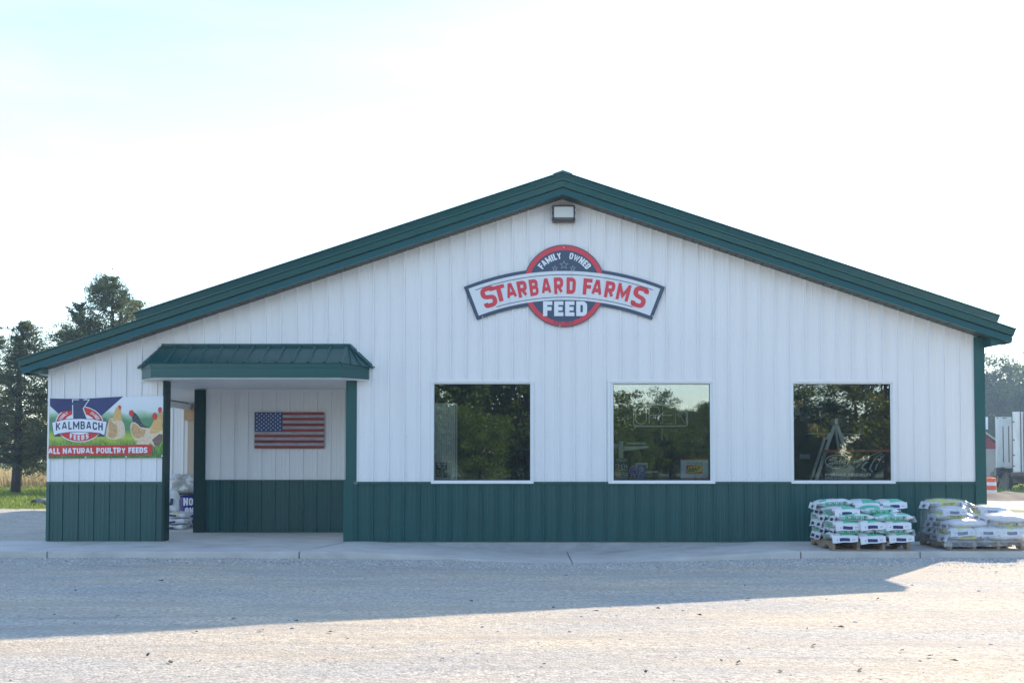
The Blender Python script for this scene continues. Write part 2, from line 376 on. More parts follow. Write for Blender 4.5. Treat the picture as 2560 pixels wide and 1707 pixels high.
# ------------------------------------------------------------------ block lettering built from strokes
r_ = 0.42
GL = {  # skeletons in a unit box; (x, y[, corner radius]); a leading 'c' closes the stroke
 'A': (0.80, [[(0, 0), (.40, 1), (.60, 1), (1, 0)], [(.17, .30), (.83, .30)]]),
 'B': (0.66, [[(0, 0), (0, 1)], [(0, 1), (.94, 1, .3), (.94, .52, .3), (0, .52)], [(0, .52), (1, .52, .3), (1, 0, .3), (0, 0)]]),
 'C': (0.66, [[(1, .70), (1, 1, r_), (0, 1, r_), (0, 0, r_), (1, 0, r_), (1, .30)]]),
 'D': (0.66, ['c', [(0, 0), (0, 1), (1, 1, .5), (1, 0, .5)]]),
 'E': (0.56, [[(1, 1), (0, 1), (0, 0), (1, 0)], [(0, .5), (.85, .5)]]),
 'F': (0.56, [[(1, 1), (0, 1), (0, 0)], [(0, .5), (.85, .5)]]),
 'G': (0.68, [[(1, .72), (1, 1, r_), (0, 1, r_), (0, 0, r_), (1, 0, r_), (1, .48), (.5, .48)]]),
 'H': (0.68, [[(0, 0), (0, 1)], [(1, 0), (1, 1)], [(0, .5), (1, .5)]]),
 'I': (0.0, [[(.5, 0), (.5, 1)]]),
 'J': (0.55, [[(1, 1), (1, 0, r_), (0, 0, r_), (0, .3)]]),
 'K': (0.70, [[(0, 0), (0, 1)], [(1, 1), (.06, .42)], [(.30, .60), (1, 0)]]),
 'L': (0.54, [[(0, 1), (0, 0), (1, 0)]]),
 'M': (0.95, [[(0, 0), (0, 1)], [(.02, 1), (.5, .22), (.98, 1)], [(1, 1), (1, 0)]]),
 'N': (0.76, [[(0, 0), (0, 1)], [(0, 1), (1, 0)], [(1, 0), (1, 1)]]),
 'O': (0.70, ['c', [(0, 0, .5), (0, 1, .5), (1, 1, .5), (1, 0, .5)]]),
 'P': (0.64, [[(0, 0), (0, 1)], [(0, 1), (1, 1, .3), (1, .42, .3), (0, .42)]]),
 'R': (0.68, [[(0, 0), (0, 1)], [(0, 1), (1, 1, .3), (1, .45, .3), (0, .45)], [(.46, .45), (1, 0)]]),
 'S': (0.64, [[(1, .80), (1, 1, .32), (0, 1, .32), (0, .56, .26), (1, .44, .26), (1, 0, .32), (0, 0, .32), (0, .20)]]),
 'T': (0.64, [[(0, 1), (1, 1)], [(.5, 1), (.5, 0)]]),
 'U': (0.68, [[(0, 1), (0, 0, r_), (1, 0, r_), (1, 1)]]),
 'V': (0.76, [[(0, 1), (.5, 0), (1, 1)]]),
 'W': (1.05, [[(0, 1), (.25, 0), (.5, .85), (.75, 0), (1, 1)]]),
 'X': (0.72, [[(0, 0), (1, 1)], [(0, 1), (1, 0)]]),
 'Y': (0.74, [[(0, 1), (.5, .45), (1, 1)], [(.5, .45), (.5, 0)]]),
 '0': (0.62, ['c', [(0, 0, .5), (0, 1, .5), (1, 1, .5), (1, 0, .5)]]),
 '1': (0.25, [[(0, .78), (.8, 1), (.8, 0)]]),
 '2': (0.60, [[(0, .70), (0, 1, .4), (1, 1, .4), (1, .52, .1), (0, 0), (1, 0)]]),
 '4': (0.64, [[(.75, 0), (.75, 1), (0, .28), (1, .28)]]),
 '5': (0.60, [[(1, 1), (0, 1), (0, .58), (1, .58, .3), (1, 0, .35), (0, 0, .35), (0, .22)]]),
 '&': (0.70, [[(1, 0), (.15, .72), (.35, 1, .2), (.7, .9, .15), (.6, .65), (0, .3, .2), (.1, 0, .2), (.65, 0, .2), (1, .45)]]),
 '.': (0.0, [[(.5, 0), (.5, .02)]]), '-': (0.4, [[(0, .5), (1, .5)]]),
}
def fillet(pts, w, h, closed):
    P2 = [(p[0] * w, p[1] * h) for p in pts]; out = []; n = len(P2)
    for i, p in enumerate(P2):
        rad = pts[i][2] if len(pts[i]) > 2 else 0
        if rad == 0 or (not closed and i in (0, n - 1)): out.append(p); continue
        a = P2[(i - 1) % n]; b = P2[(i + 1) % n]
        va = Vector((a[0] - p[0], a[1] - p[1])); vb = Vector((b[0] - p[0], b[1] - p[1]))
        rr = min(rad * min(w * 1.25, h) , va.length * 0.499, vb.length * 0.499)
        pa = Vector(p) + va.normalized() * rr; pb = Vector(p) + vb.normalized() * rr
        for k in range(6):
            t = k / 5; out.append(tuple(pa * (1 - t) ** 2 + Vector(p) * 2 * t * (1 - t) + pb * t * t))
    q = [out[0]]
    for p in out[1:]:
        if (Vector(p) - Vector(q[-1])).length > 1e-5: q.append(p)
    return q
def ribbon(pts, t, closed, cap=True):
    """flat strip of width t along 2-D points, mitred corners"""
    n = len(pts); Lf, Rt = [], []
    P2 = [Vector(p) for p in pts]
    if not closed and cap:
        P2[0] = P2[0] - (P2[1] - P2[0]).normalized() * t / 2; P2[-1] = P2[-1] + (P2[-1] - P2[-2]).normalized() * t / 2
    for i in range(n):
        d0 = (P2[i] - P2[i - 1]) if (closed or i > 0) else (P2[1] - P2[0])
        d1 = (P2[(i + 1) % n] - P2[i]) if (closed or i < n - 1) else d0
        d0 = d0.normalized(); d1 = d1.normalized()
        n0 = Vector((-d0.y, d0.x)); n1 = Vector((-d1.y, d1.x)); mv = n0 + n1
        if mv.length < 1e-6: mv = n0
        mv.normalize(); k = 1 / max(0.45, mv.dot(n0))
        Lf.append(P2[i] + mv * t / 2 * k); Rt.append(P2[i] - mv * t / 2 * k)
    v = []; f = []
    for a, b in zip(Lf, Rt): v += [a, b]
    m = n if closed else n - 1
    for i in range(m):
        j = (i + 1) % n; f.append((2 * i + 1, 2 * j + 1, 2 * j, 2 * i))
    return v, f
def glyph(ch, h, t, ws):
    """(advance width, [(verts2d, faces), ...]) of one letter of cap height h, stroke t"""
    w, strokes = GL[ch]; w = w * h * ws; out = []; closed = False
    iw, ih = max(w - t, 0), h - t
    for s in strokes:
        if s == 'c': closed = True; continue
        pts = fillet(s, iw, ih, closed)
        diag = abs(pts[0][0] - pts[1][0]) > 1e-6 and abs(pts[0][1] - pts[1][1]) > 1e-6
        v, f = ribbon(pts, t * (0.86 if diag else 1.0), closed, not (diag or ch in 'SCG52' or (ch in 'BPR' and len(s) > 2)))
        out.append(([(p[0] + t / 2, p[1] + t / 2) for p in v], f))
    return max(w, t), out
def text_width(body, h, t, ws, gap):
    x = 0
    for ch in body: x += (h * 0.30 * ws + gap) if ch == ' ' else glyph(ch, h, t, ws)[0] + gap
    return x - gap
def lettering(mb, body, h, t, ws, gap, fn, align='c', x0=0.0, mi=0, z=0.0, width=None):
    """strokes mapped by fn(u, v, lift) -> world point; t is a share of h; every stroke lies a hair above the one before"""
    t = t * h; gap = gap * h
    tw = text_width(body, h, t, ws, gap); sx = 1.0
    if width: sx = width / tw; tw = width
    x = x0 - (tw / 2 if align == 'c' else (tw if align == 'r' else 0))
    for ch in body:
        if ch == ' ': x += (h * 0.30 * ws + gap) * sx; continue
        w, parts = glyph(ch, h, t, ws)
        for k, (v, f) in enumerate(parts):
            mb.add([fn(x + p[0] * sx, p[1], z + 0.0004 * k) for p in v], f, mi)
        x += (w + gap) * sx
    return mb
def small_text(mb, body, size, fn, align='c', x0=0.0, bold=0.012, sx=0.8, shear=0.0, mi=0):
    """built-in text turned into mesh and mapped by fn(u, v, lift)"""
    c = bpy.data.curves.new('txt', 'FONT'); c.body = body; c.size = size; c.offset = bold * size; c.shear = shear; c.resolution_u = 2
    o = bpy.data.objects.new('txt', c); COL.objects.link(o)
    dg = bpy.context.evaluated_depsgraph_get(); me = bpy.data.meshes.new_from_object(o.evaluated_get(dg))
    xs = [v.co.x for v in me.vertices] or [0]
    w = (max(xs) - min(xs)) * sx; xo = x0 - min(xs) * sx - (w / 2 if align == 'c' else 0)
    mb.add([fn(v.co.x * sx + xo, v.co.y, 0.0) for v in me.vertices], [tuple(p.vertices) for p in me.polygons], mi)
    bpy.data.objects.remove(o); bpy.data.curves.remove(c); bpy.data.meshes.remove(me)
    return mb
def arc_pts(cx, cy, r, a0, a1, n): return [(cx + r * math.cos(a0 + (a1 - a0) * k / n), cy + r * math.sin(a0 + (a1 - a0) * k / n)) for k in range(n + 1)]

# ------------------------------------------------------------------ ground
SLAB_Z = 0.09; SLAB_Y = -2.0
def ramp_s(x):
    d = abs(x - 0.6) / 2.85
    if d >= 1: return 0.0
    d = max(0.0, d - 0.16) / 0.84
    return (1 - d) * (1.0) if d > 0.12 else 1 - d * d / 0.12 * 1.0 if False else 1 - d
def slab_z(x): return SLAB_Z - 0.150 * ramp_s(x)
def gz(x, y):
    z = -0.066 * math.exp(-((x - 0.6) / 2.1) ** 2) * math.exp(-((y + 2.1) / 1.5) ** 2)
    z += 0.012 * mnoise.noise(Vector((x * 0.8, y * 0.8, 0))) + 0.006 * mnoise.noise(Vector((x * 2.7, y * 2.7, 3)))
    if y > 0: z -= 0.02
    if y > -1.95 and -12 < x < 6.5: z -= 0.12
    if x > 12 and y > 5: z -= min(0.30, 0.012 * (y - 5))
    return z
def field_z(x, y):
    z = -0.05 + 0.05 * mnoise.noise(Vector((x * 0.15, y * 0.15, 5)))
    if -14 < x < 20 and -46 < y < 14: z -= 0.25
    if x > 12 and y > 5: z -= min(0.30, 0.012 * (y - 5))
    return z

def grid_obj(name, xs, ys, fz, m, skip=None):
    v = [(x, y, fz(x, y)) for y in ys for x in xs]; nx = len(xs); f = []
    for j in range(len(ys) - 1):
        for i in range(nx - 1):
            if skip and skip((xs[i] + xs[i + 1]) / 2, (ys[j] + ys[j + 1]) / 2): continue
            f.append((j * nx + i, j * nx + i + 1, (j + 1) * nx + i + 1, (j + 1) * nx + i))
    me = bpy.data.meshes.new(name); me.from_pydata(v, [], f); me.materials.append(m)
    me.polygons.foreach_set('use_smooth', [True] * len(f)); me.update()
    o = bpy.data.objects.new(name, me); COL.objects.link(o); return o
def frange(a, b, s): return [a + s * i for i in range(int(round((b - a) / s)) + 1)]
E_ = [-420, -300, -220, -160, -120, -90]
xs = E_ + frange(-70, 80, 5) + [100, 130, 170, 220, 300, 420]
ys = E_ + frange(-75, 90, 5) + [105, 130, 170, 220, 300, 420]
ground = grid_obj('ground', xs, ys, field_z, M['soil']); tag(ground, kind='structure')
def lot_edge(x):   # far edge of the gravel
    return (14.2 if x < 0 else 36.0) + 0.5 * mnoise.noise(Vector((x * 0.5, 1, 9))) + 0.3 * mnoise.noise(Vector((x * 1.7, 1, 2)))
xs = frange(-40, -12, 1.0) + frange(-11.5, -8.5, 0.5) + frange(-8, 8, 0.2) + frange(8.5, 24, 0.5) + frange(25, 46, 1.0)
ys = frange(-32.5, -19, 1.5) + frange(-18, -1.4, 0.2) + frange(-1, 39, 0.5)
gravel_lot = grid_obj('gravel_lot', xs, ys, lambda x, y: gz(x, y) + 0.004, M['gravel'], skip=lambda x, y: y > lot_edge(x)); tag(gravel_lot, kind='structure')

# walk: cast concrete sections with tooled joints
sidewalk = bpy.data.objects.new('sidewalk', None); COL.objects.link(sidewalk); tag(sidewalk, kind='structure')
joints = [(-12.6, -12.6), (-6.2, -6.25), (-2.58, -2.95), (0.62, 0.63), (3.42, 3.62), (5.15, 5.18), (6.66, 6.62)]
for (a, a2), (b, b2) in zip(joints[:-1], joints[1:]):
    mb = MB(); n = 44; rows = [0.13 if a > -2.7 else (0.0 if a < -7 else 7.6), 0.0, -0.6, -1.2, SLAB_Y + 0.02, SLAB_Y, SLAB_Y]
    if a < -7: rows[0] = 0.25
    rows[1] = 0.0 if rows[0] > 0.01 else -0.05
    v = []
    for j, y in enumerate(rows):
        for i in range(n + 1):
            s = i / n; k = min(1, max(0, -y / 2.0))
            x0 = a + (a2 - a) * k + 0.008; x1 = b + (b2 - b) * k - 0.008
            x = x0 + (x1 - x0) * s
            z = slab_z(x) if y > -1.99 else slab_z(x) - 0.008
            if j == len(rows) - 1: z = -0.25
            v.append((x, y + (0.012 * mnoise.noise(Vector((x * 1.1, 0, 4))) + 0.010 * mnoise.noise(Vector((x * 6, 0, 8))) if y < -1.9 else 0), z))
    f = []
    for j in range(len(rows) - 1):
        for i in range(n): f.append((j * (n + 1) + i, (j + 1) * (n + 1) + i, (j + 1) * (n + 1) + i + 1, j * (n + 1) + i + 1))
    mb.add(v, f)
    for i in (0, n):   # section ends
        ids = [j * (n + 1) + i for j in range(len(rows))]
        q = [v[k] for k in ids] + [(v[ids[0]][0], v[ids[0]][1], -0.25)]
        mb.add(q, [tuple(range(len(q)))])
    mb.build('slab_section', M['conc'], sidewalk)
mb = MB(); mb.box(-12.0, 6.63, -1.93, 7.5, -0.28, -0.24)
mb.build('slab_bed', M['found'], sidewalk)

# loose stones: dense against the walk, scattered over the lot
rng = np.random.default_rng(5)
def stones(name, pts, size, big=False):
    n = len(pts)
    if big:
        ra = [2 * math.pi * q / 6 for q in range(6)]
        base = np.array([(math.cos(a), math.sin(a), -.1) for a in ra] + [(.72 * math.cos(a + .5), .72 * math.sin(a + .5), .42) for a in ra] + [(0.1, 0, .52)])
        fb = np.array([t for q in range(6) for t in ((q, (q + 1) % 6, 6 + q), ((q + 1) % 6, 6 + (q + 1) % 6, 6 + q), (6 + q, 6 + (q + 1) % 6, 12))])
        ang = rng.uniform(0, 6.28, n); c, s_ = np.cos(ang), np.sin(ang); sq = rng.uniform(.55, 1, n)[:, None]
        jit = base[None] * rng.uniform(0.75, 1.2, (n, 13, 3)) * size[:, None, None]; jit[:, :, 1] *= sq
        vx = jit[:, :, 0] * c[:, None] - jit[:, :, 1] * s_[:, None]; vy = jit[:, :, 0] * s_[:, None] + jit[:, :, 1] * c[:, None]
        v = np.stack([vx + pts[:, 0:1], vy + pts[:, 1:2], jit[:, :, 2] + pts[:, 2:3]], -1).reshape(-1, 3)
        o = np_mesh(name, v, (fb[None] + (np.arange(n) * 13)[:, None, None]).reshape(-1, 3), M['pebble'], attr=np.repeat(rng.beta(2, 2, n), 13)); tag(o, kind='stuff'); return o
    base = np.array([(1, 0, 0), (0, 1, 0), (-1, 0, 0), (0, -1, 0), (0, 0, 0.55), (0.1, -0.1, -0.5)], float)
    ang = rng.uniform(0, 6.28, n); c, s_ = np.cos(ang), np.sin(ang)
    jit = base[None] * rng.uniform(0.6, 1.25, (n, 6, 3)) * size[:, None, None]
    vx = jit[:, :, 0] * c[:, None] - jit[:, :, 1] * s_[:, None] * 0.8; vy = jit[:, :, 0] * s_[:, None] + jit[:, :, 1] * c[:, None] * 0.8
    v = np.stack([vx + pts[:, 0:1], vy + pts[:, 1:2], jit[:, :, 2] * 0.8 + pts[:, 2:3]], -1).reshape(-1, 3)
    fb = np.array([(0, 1, 4), (1, 2, 4), (2, 3, 4), (3, 0, 4)])
    f = (fb[None] + (np.arange(n) * 6)[:, None, None]).reshape(-1, 3)
    t = np.repeat(rng.beta(2.0, 2.0, n), 6)
    o = np_mesh(name, v, f, M['pebble'], attr=t); tag(o, kind='stuff'); return o
def zs(xy, dz=0.004): return np.array([(x, y, gz(x, y) + dz) for x, y in xy])
n = 30000; px = rng.uniform(-9.5, 7.2, n); py = -2.03 - rng.gamma(1.5, 0.28, n)
patch = np.array([mnoise.noise(Vector((a * 0.55, b * 0.9, 1))) for a, b in zip(px, py)])
keep = (px > 0.3 + 0 * px) | (rng.random(n) < 0.45 + 0.7 * np.clip((px + 4) / 6, 0, 1))
px, py = px[keep], py[keep]
stones('gravel_berm', zs(np.stack([px, py], 1)), rng.uniform(0.010, 0.028, len(px)))
n = 90000; px = rng.uniform(-9, 9.5, n); py = rng.uniform(-12.3, -2.2, n)
patch = np.array([mnoise.noise(Vector((a * 0.5, b * 1.1, 7))) + 0.6 * mnoise.noise(Vector((a * 1.7, b * 2.9, 3))) for a, b in zip(px, py)])
keep = rng.random(n) < np.clip(0.10 + 1.3 * patch, 0.02, 0.95); px, py = px[keep], py[keep]
stones('loose_gravel', zs(np.stack([px, py], 1), 0.002), rng.uniform(0.005, 0.016, len(px)))
n = 260; px = rng.uniform(-6, 7, n); py = rng.uniform(-12, -2.6, n)
stones('coarse_stones', zs(np.stack([px, py], 1), 0.002), 0.008 + 0.015 * rng.random(n) ** 2, True)
n = 6000; px = rng.uniform(6.3, 14, n); py = rng.uniform(-3.2, 8, n); keep = (py < -2) | (px > 6.9)
stones('yard_gravel', zs(np.stack([px, py], 1)[keep], 0.002), rng.uniform(0.008, 0.024, keep.sum()))
# wind-blown leaves and bark chips
mb = MB()
litter = [at(*p) if False else p for p in []]
for (qx, qy) in [(293, 1544), (587, 1551), (740, 1557), (370, 1642), (497, 1660), (427, 1659), (868, 1603), (1862, 1467), (2254, 1631), (2325, 1644), (2382, 1654), (2150, 1676), (1686, 1649), (1803, 1655), (1846, 1660), (1951, 1680), (2100, 1571), (2018, 1576)] + [(random.uniform(40, 2550), random.uniform(1420, 1700)) for _ in range(26)]:
    b = (CY - qy) / F_PX; t = (0.0 - CAM_Z) / (_st + b * _ct)
    c = Vector(((qx - CX) / F_PX * t, CAM_Y + (_ct - b * _st) * t, 0)); c.z = gz(c.x, c.y) + 0.012
    a = random.uniform(0, 3.14); l = random.uniform(0.012, 0.045); w = random.uniform(0.006, 0.016)
    u = Vector((math.cos(a), math.sin(a), 0)); w_ = Vector((-u.y, u.x, 0)) * w; k = Vector((0, 0, random.uniform(0.004, 0.016)))
    mb.add([c - u * l, c - u * l * .3 - w_ + k, c + u * l * .5 - w_ * .8 + k * .4, c + u * l + k, c + u * l * .4 + w_ + k * .2, c - u * l * .4 + w_ * .8], [(0, 1, 5), (1, 2, 4, 5), (2, 3, 4)])
o = mb.build('leaf_litter', mat('dead_leaf', (0.07, 0.05, 0.038), 0.8)); tag(o, kind='stuff')

# ------------------------------------------------------------------ feed store
store = thing('feed_store', 'white ribbed metal store with green wainscot, green gable roof and three square windows', 'building', (0, 0, 0))
XL, XR = -7.02, 6.785
RX, RZ = 0.57, 5.149               # gable apex of the wall
def wall_top(x): return RZ - abs(x - RX) / 3.0 + 0.02
WAIN0, WAIN1 = 0.093, 0.935        # green wainscot
SEAM = 3.085
WIN = [(X(1078, 1080, 0), X(1334, 1080, 0)), (X(1520, 1080, 0), X(1787, 1080, 0)), (X(1976.5, 1080, 0), X(2236.5, 1080, 0))]
WTOP, WBOT = Z(1300, 950.5, 0), 0.937
PITCH, PH = 0.2286, 0.541
PROF = [(0.0, 0.0), (0.055, 0.0), (0.060, 0.0022), (0.070, 0.0022), (0.075, 0.0), (0.115, 0.0), (0.120, 0.0022), (0.130, 0.0022), (0.135, 0.0), (0.178, 0.0), (0.185, 0.019), (0.207, 0.019), (0.2125, 0.0)]
def strip(mb, x0, x1, base, z0, ztop, y=0.0, out=-1, prof=PROF, mi=0):
    """one flat-and-rib strip between x0 and x1 of the pitch that starts at base; ztop is a function of x"""
    pts = []
    for k, (dx, dy) in enumerate(prof):
        x = base + dx
        if x0 - 1e-6 <= x <= x1 + 1e-6: pts.append((x, dy))
    def interp(x):
        q = [(base + a, b) for a, b in prof] + [(base + PITCH, 0.0)]
        for (a, b), (c, d) in zip(q[:-1], q[1:]):
            if a <= x <= c: return b + (d - b) * (x - a) / max(c - a, 1e-9)
        return 0.0
    if not pts or pts[0][0] > x0 + 1e-5: pts.insert(0, (x0, interp(x0)))
    if pts[-1][0] < x1 - 1e-5: pts.append((x1, interp(x1)))
    v = []
    for x, d in pts: v.append((x, y + out * d, z0)); v.append((x, y + out * d, ztop(x)))
    f = [(2 * i, 2 * i + 2, 2 * i + 3, 2 * i + 1) for i in range(len(pts) - 1)]
    if out > 0: f = [t[::-1] for t in f]
    mb.add(v, f, mi)
def siding(parent, x0, x1, z0, ztop, y, m, cuts=(), cut_top=None, name='siding_panel', gap=0.0, phase=PH):
    k = math.floor((x0 - phase) / PITCH)
    while phase + k * PITCH < x1 - 1e-6:
        a = phase + k * PITCH; b = a + PITCH; s0 = max(a, x0); s1 = min(b, x1)
        k += 1
        if s1 - s0 < 0.004: continue
        edges = sorted({s0, s1} | {e for c in cuts for e in c if s0 < e < s1})
        mb = MB()
        for e0, e1 in zip(edges[:-1], edges[1:]):
            mid = (e0 + e1) / 2
            low = cut_top if any(c[0] < mid < c[1] for c in cuts) else z0
            dx = gap if e1 == s1 else 0.0
            strip(mb, e0, e1 - dx, a, low, ztop, y)
        mb.build(name, m, parent)

# backing walls
gw = MB()
edges = [-2.62, WIN[0][0] + .03, WIN[0][1] - .03, WIN[1][0] + .03, WIN[1][1] - .03, WIN[2][0] + .03, WIN[2][1] - .03, XR - 0.01]
for i in range(0, 8, 2): gw.box(edges[i], edges[i + 1], 0.012, 0.13, 0.0, WTOP - 0.03)
for c in WIN: gw.box(c[0] + .0301, c[1] - .0301, 0.012, 0.13, 0.0, WBOT + 0.02)
gw.prism([(-2.62, WTOP - 0.03), (XR - 0.01, WTOP - 0.03), (XR - 0.01, wall_top(XR)), (RX, wall_top(RX)), (-2.62, wall_top(-2.62))], 0.012, 0.13)
gw.prism([(-7.0, 2.47), (-2.62, 2.47), (-2.62, wall_top(-2.62)), (-7.0, wall_top(-7.0))], 0.012, 0.13)
gable = gw.build('gable_wall', M['white'], store)
siding(gable, -2.42, 6.65, SEAM + 0.002, wall_top, -0.004, M['white'])
siding(gable, -2.42, 6.65, WAIN1, lambda x: SEAM, 0.0, M['white'], cuts=WIN, cut_top=WTOP)
siding(gable, -2.475, -2.42, WAIN1, lambda x: 2.47, 0.0, M['white'])
siding(gable, -5.31, -2.42, 2.47, wall_top, 0.0, M['white'])
mb = MB(); mb.box(-2.42, 6.65, -0.0065, -0.0005, SEAM - 0.003, SEAM + 0.004); mb.build('seam_flashing', M['wtrim'], gable)
wing = MB(); wing.box(XL + 0.012, -5.335, 0.012, 0.22, 0.08, 2.47); wing = wing.build('wing_wall', M['white'], store)
siding(wing, XL, -5.31, WAIN1, wall_top, 0.0, M['white'])
# wainscot
def wains(parent_name, x0, x1, y, m=M['green']):
    t = MB(); t.box(x0, x1, y - 0.024, y + 0.004, WAIN1 - 0.002, WAIN1 + 0.030)
    t.box(x0, x1, y - 0.029, y - 0.0243, WAIN1 - 0.010, WAIN1 + 0.018)
    t.box(x0, x1, y - 0.016, y + 0.003, WAIN0 - 0.012, WAIN0 + 0.004)
    return t.build(parent_name, M['green_trim'], store)
w1 = wains('wainscot', -2.47, 6.645, 0.0); siding(w1, -2.47, 6.645, WAIN0 + 0.005, lambda x: WAIN1 - 0.003, -0.003, M['green'])
w2 = wains('wainscot', XL + 0.002, -5.325, 0.0); siding(w2, XL + 0.03, -5.325, WAIN0 + 0.005, lambda x: WAIN1 - 0.003, -0.003, M['green'])
# screws with washers (too small to pick apart)
mb = MB()
def screw(x, y, z, r=0.0045):
    mb.add([(x + r * math.cos(k * 1.047), y - 0.004, z + r * math.sin(k * 1.047)) for k in range(6)] + [(x, y - 0.010, z)], [(k, (k + 1) % 6, 6) for k in range(6)])
for k in range(-33, 28):
    x = PH + k * PITCH + 0.02
    for z in (1.05, 1.62, SEAM + 0.055, 3.66, 4.28):
        if z > wall_top(x) - 0.05 or x < XL + 0.05 or x > 6.62: continue
        if z < 2.47 and any(c[0] - .02 < x < c[1] + .02 for c in WIN): continue
        if z < 2.47 and -5.33 < x < -2.45: continue
        if -2.45 > x > -5.4 and z < 3.06: continue
        screw(x, -0.004, z)
    if XL < x < 6.6: screw(x, -0.004, wall_top(x) - 0.10)
tag(mb.build('screw_heads', mat('screw', (0.42, 0.43, 0.45), 0.4, 0.3), gable), kind='stuff')
# corner trims
def box_part(name, m, parent, *bx):
    mb = MB()
    for b in bx: mb.box(*b)
    return mb.build(name, m, parent)
box_part('corner_trim', M['green_trim'], store, (6.646, XR + .012, -0.030, 0.15, WAIN1 + .0301, wall_top(6.7) - .03), (6.640, XR + .014, -0.034, 0.15, WAIN0, WAIN1 + .03))
box_part('entry_trim', M['green_trim'], store, (-2.632, -2.472, -0.030, 0.14, WAIN1 + .0301, 2.452), (-2.660, -2.515, -0.034, 0.14, SLAB_Z + .002, WAIN1 + .03), (-2.5145, -2.473, -0.022, 0.14, SLAB_Z + .002, WAIN1 - .003))
box_part('wing_end_trim', M['green_dark'], store, (-5.334, -5.318, -0.026, -0.0005, 0.095, 2.452), (-5.3179, -5.296, -0.028, 0.245, 0.095, 2.452))
box_part('wing_corner_trim', M['wtrim'], store, (XL - 0.012, XL + 0.028, -0.022, 0.25, WAIN1 + .0301, wall_top(XL) - .01))
box_part('wing_corner_trim', M['green_trim'], store, (XL - 0.014, XL + 0.03, -0.026, 0.25, 0.095, WAIN1 + .03))
# recessed entry
RY = 2.2
box_part('recess_backing', M['white'], store, (-5.44, -2.3, RY + 0.012, RY + 0.14, 0.05, 2.46))
rw = box_part('recess_wall', M['wtrim'], store, (-5.262, -2.6, RY - 0.022, RY + 0.002, 2.415, 2.452))
siding(rw, -5.262, -2.45, WAIN1 + 0.02, lambda x: 2.415, RY, M['white'], phase=-5.262 + 0.03 - PITCH)
t = MB(); t.box(-5.262, -2.45, RY - 0.026, RY + 0.002, WAIN1 - 0.006, WAIN1 + 0.020); t.box(-5.262, -2.45, RY - 0.018, RY + 0.001, SLAB_Z + 0.001, SLAB_Z + 0.012)
rwn = t.build('wainscot', M['green_trim'], store)
siding(rwn, -5.262, -2.45, SLAB_Z + 0.013, lambda x: WAIN1 - 0.007, RY - 0.002, M['green'], phase=-5.262 + 0.03 - PITCH)
box_part('recess_corner_trim', M['green_dark'], store, (-5.452, -5.263, RY - 0.040, RY + 0.16, SLAB_Z + .001, 2.44))
# walls along the passage and the entry return
box_part('passage_wall', M['white'], store, (-5.44, -5.30, RY + 0.161, 7.68, 0.05, 2.5))
box_part('return_wall', M['white'], store, (-2.60, -2.48, 0.141, RY + 0.011, 0.09, 2.45))
box_part('porch_ceiling', M['ceil'], store, (-6.985, -5.2961, 0.225, 7.68, 2.455, 2.466), (-5.296, -2.633, -0.020, 7.68, 2.455, 2.466))
bm_ = box_part('eave_beam', M['wtrim'], store, (-7.04, -6.96, 0.26, 7.62, 2.315, 2.452))
mb = MB()
for k in range(60): mb.tube([(-6.958, 0.5 + k * 0.115, 2.452), (-6.958, 0.56 + k * 0.115, 2.440)], 0.012, 5)
tag(mb.build('ribbed_closure', M['green_dark'], bm_), kind='stuff')
# cover plate on the recess wainscot
pl = MB(); pl.box(-3.715, -3.63, RY - 0.040, RY - 0.0185, 0.46, 0.60); pl.box(-3.705, -3.64, RY - 0.046, RY - 0.0401, 0.475, 0.585); pl.build('outlet_cover', M['green'], store)
# side and rear shell, interior
sh = MB(); sh.box(XR - 0.10, XR - 0.001, 0.151, 7.7, 0.0, 3.10); sh.build('side_wall', M['white'], store)
box_part('side_wainscot', M['green'], store, (XR - 0.0009, XR + 0.012, 0.151, 7.7, 0.09, 0.95))
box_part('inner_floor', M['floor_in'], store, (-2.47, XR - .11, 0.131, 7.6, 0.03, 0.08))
box_part('inner_ceiling', mat('inner_ceiling_dimmed', (0.12, 0.12, 0.115), 0.8), store, (-5.2, XR - .11, 0.131, 7.6, 2.75, 2.80))  # dimness of the room painted into the ceiling colour
box_part('inner_wall', mat('inner_wall_dimmed', (0.07, 0.07, 0.068), 0.8), store, (-5.2, XR - .11, 6.6, 6.7, 0.081, 2.749), (-2.47, -2.40, 0.131, 6.6, 0.081, 2.749), (XR - 0.16, XR - 0.101, 0.131, 6.6, 0.081, 2.749))  # dark colour stands in for weak light on the walls inside
box_part('foundation', M['found'], store, (-2.50, XR - 0.005, -0.006, 0.011, -0.25, WAIN0 - 0.013), (XL + .02, -5.3, -0.004, 0.2, -0.25, 0.094))

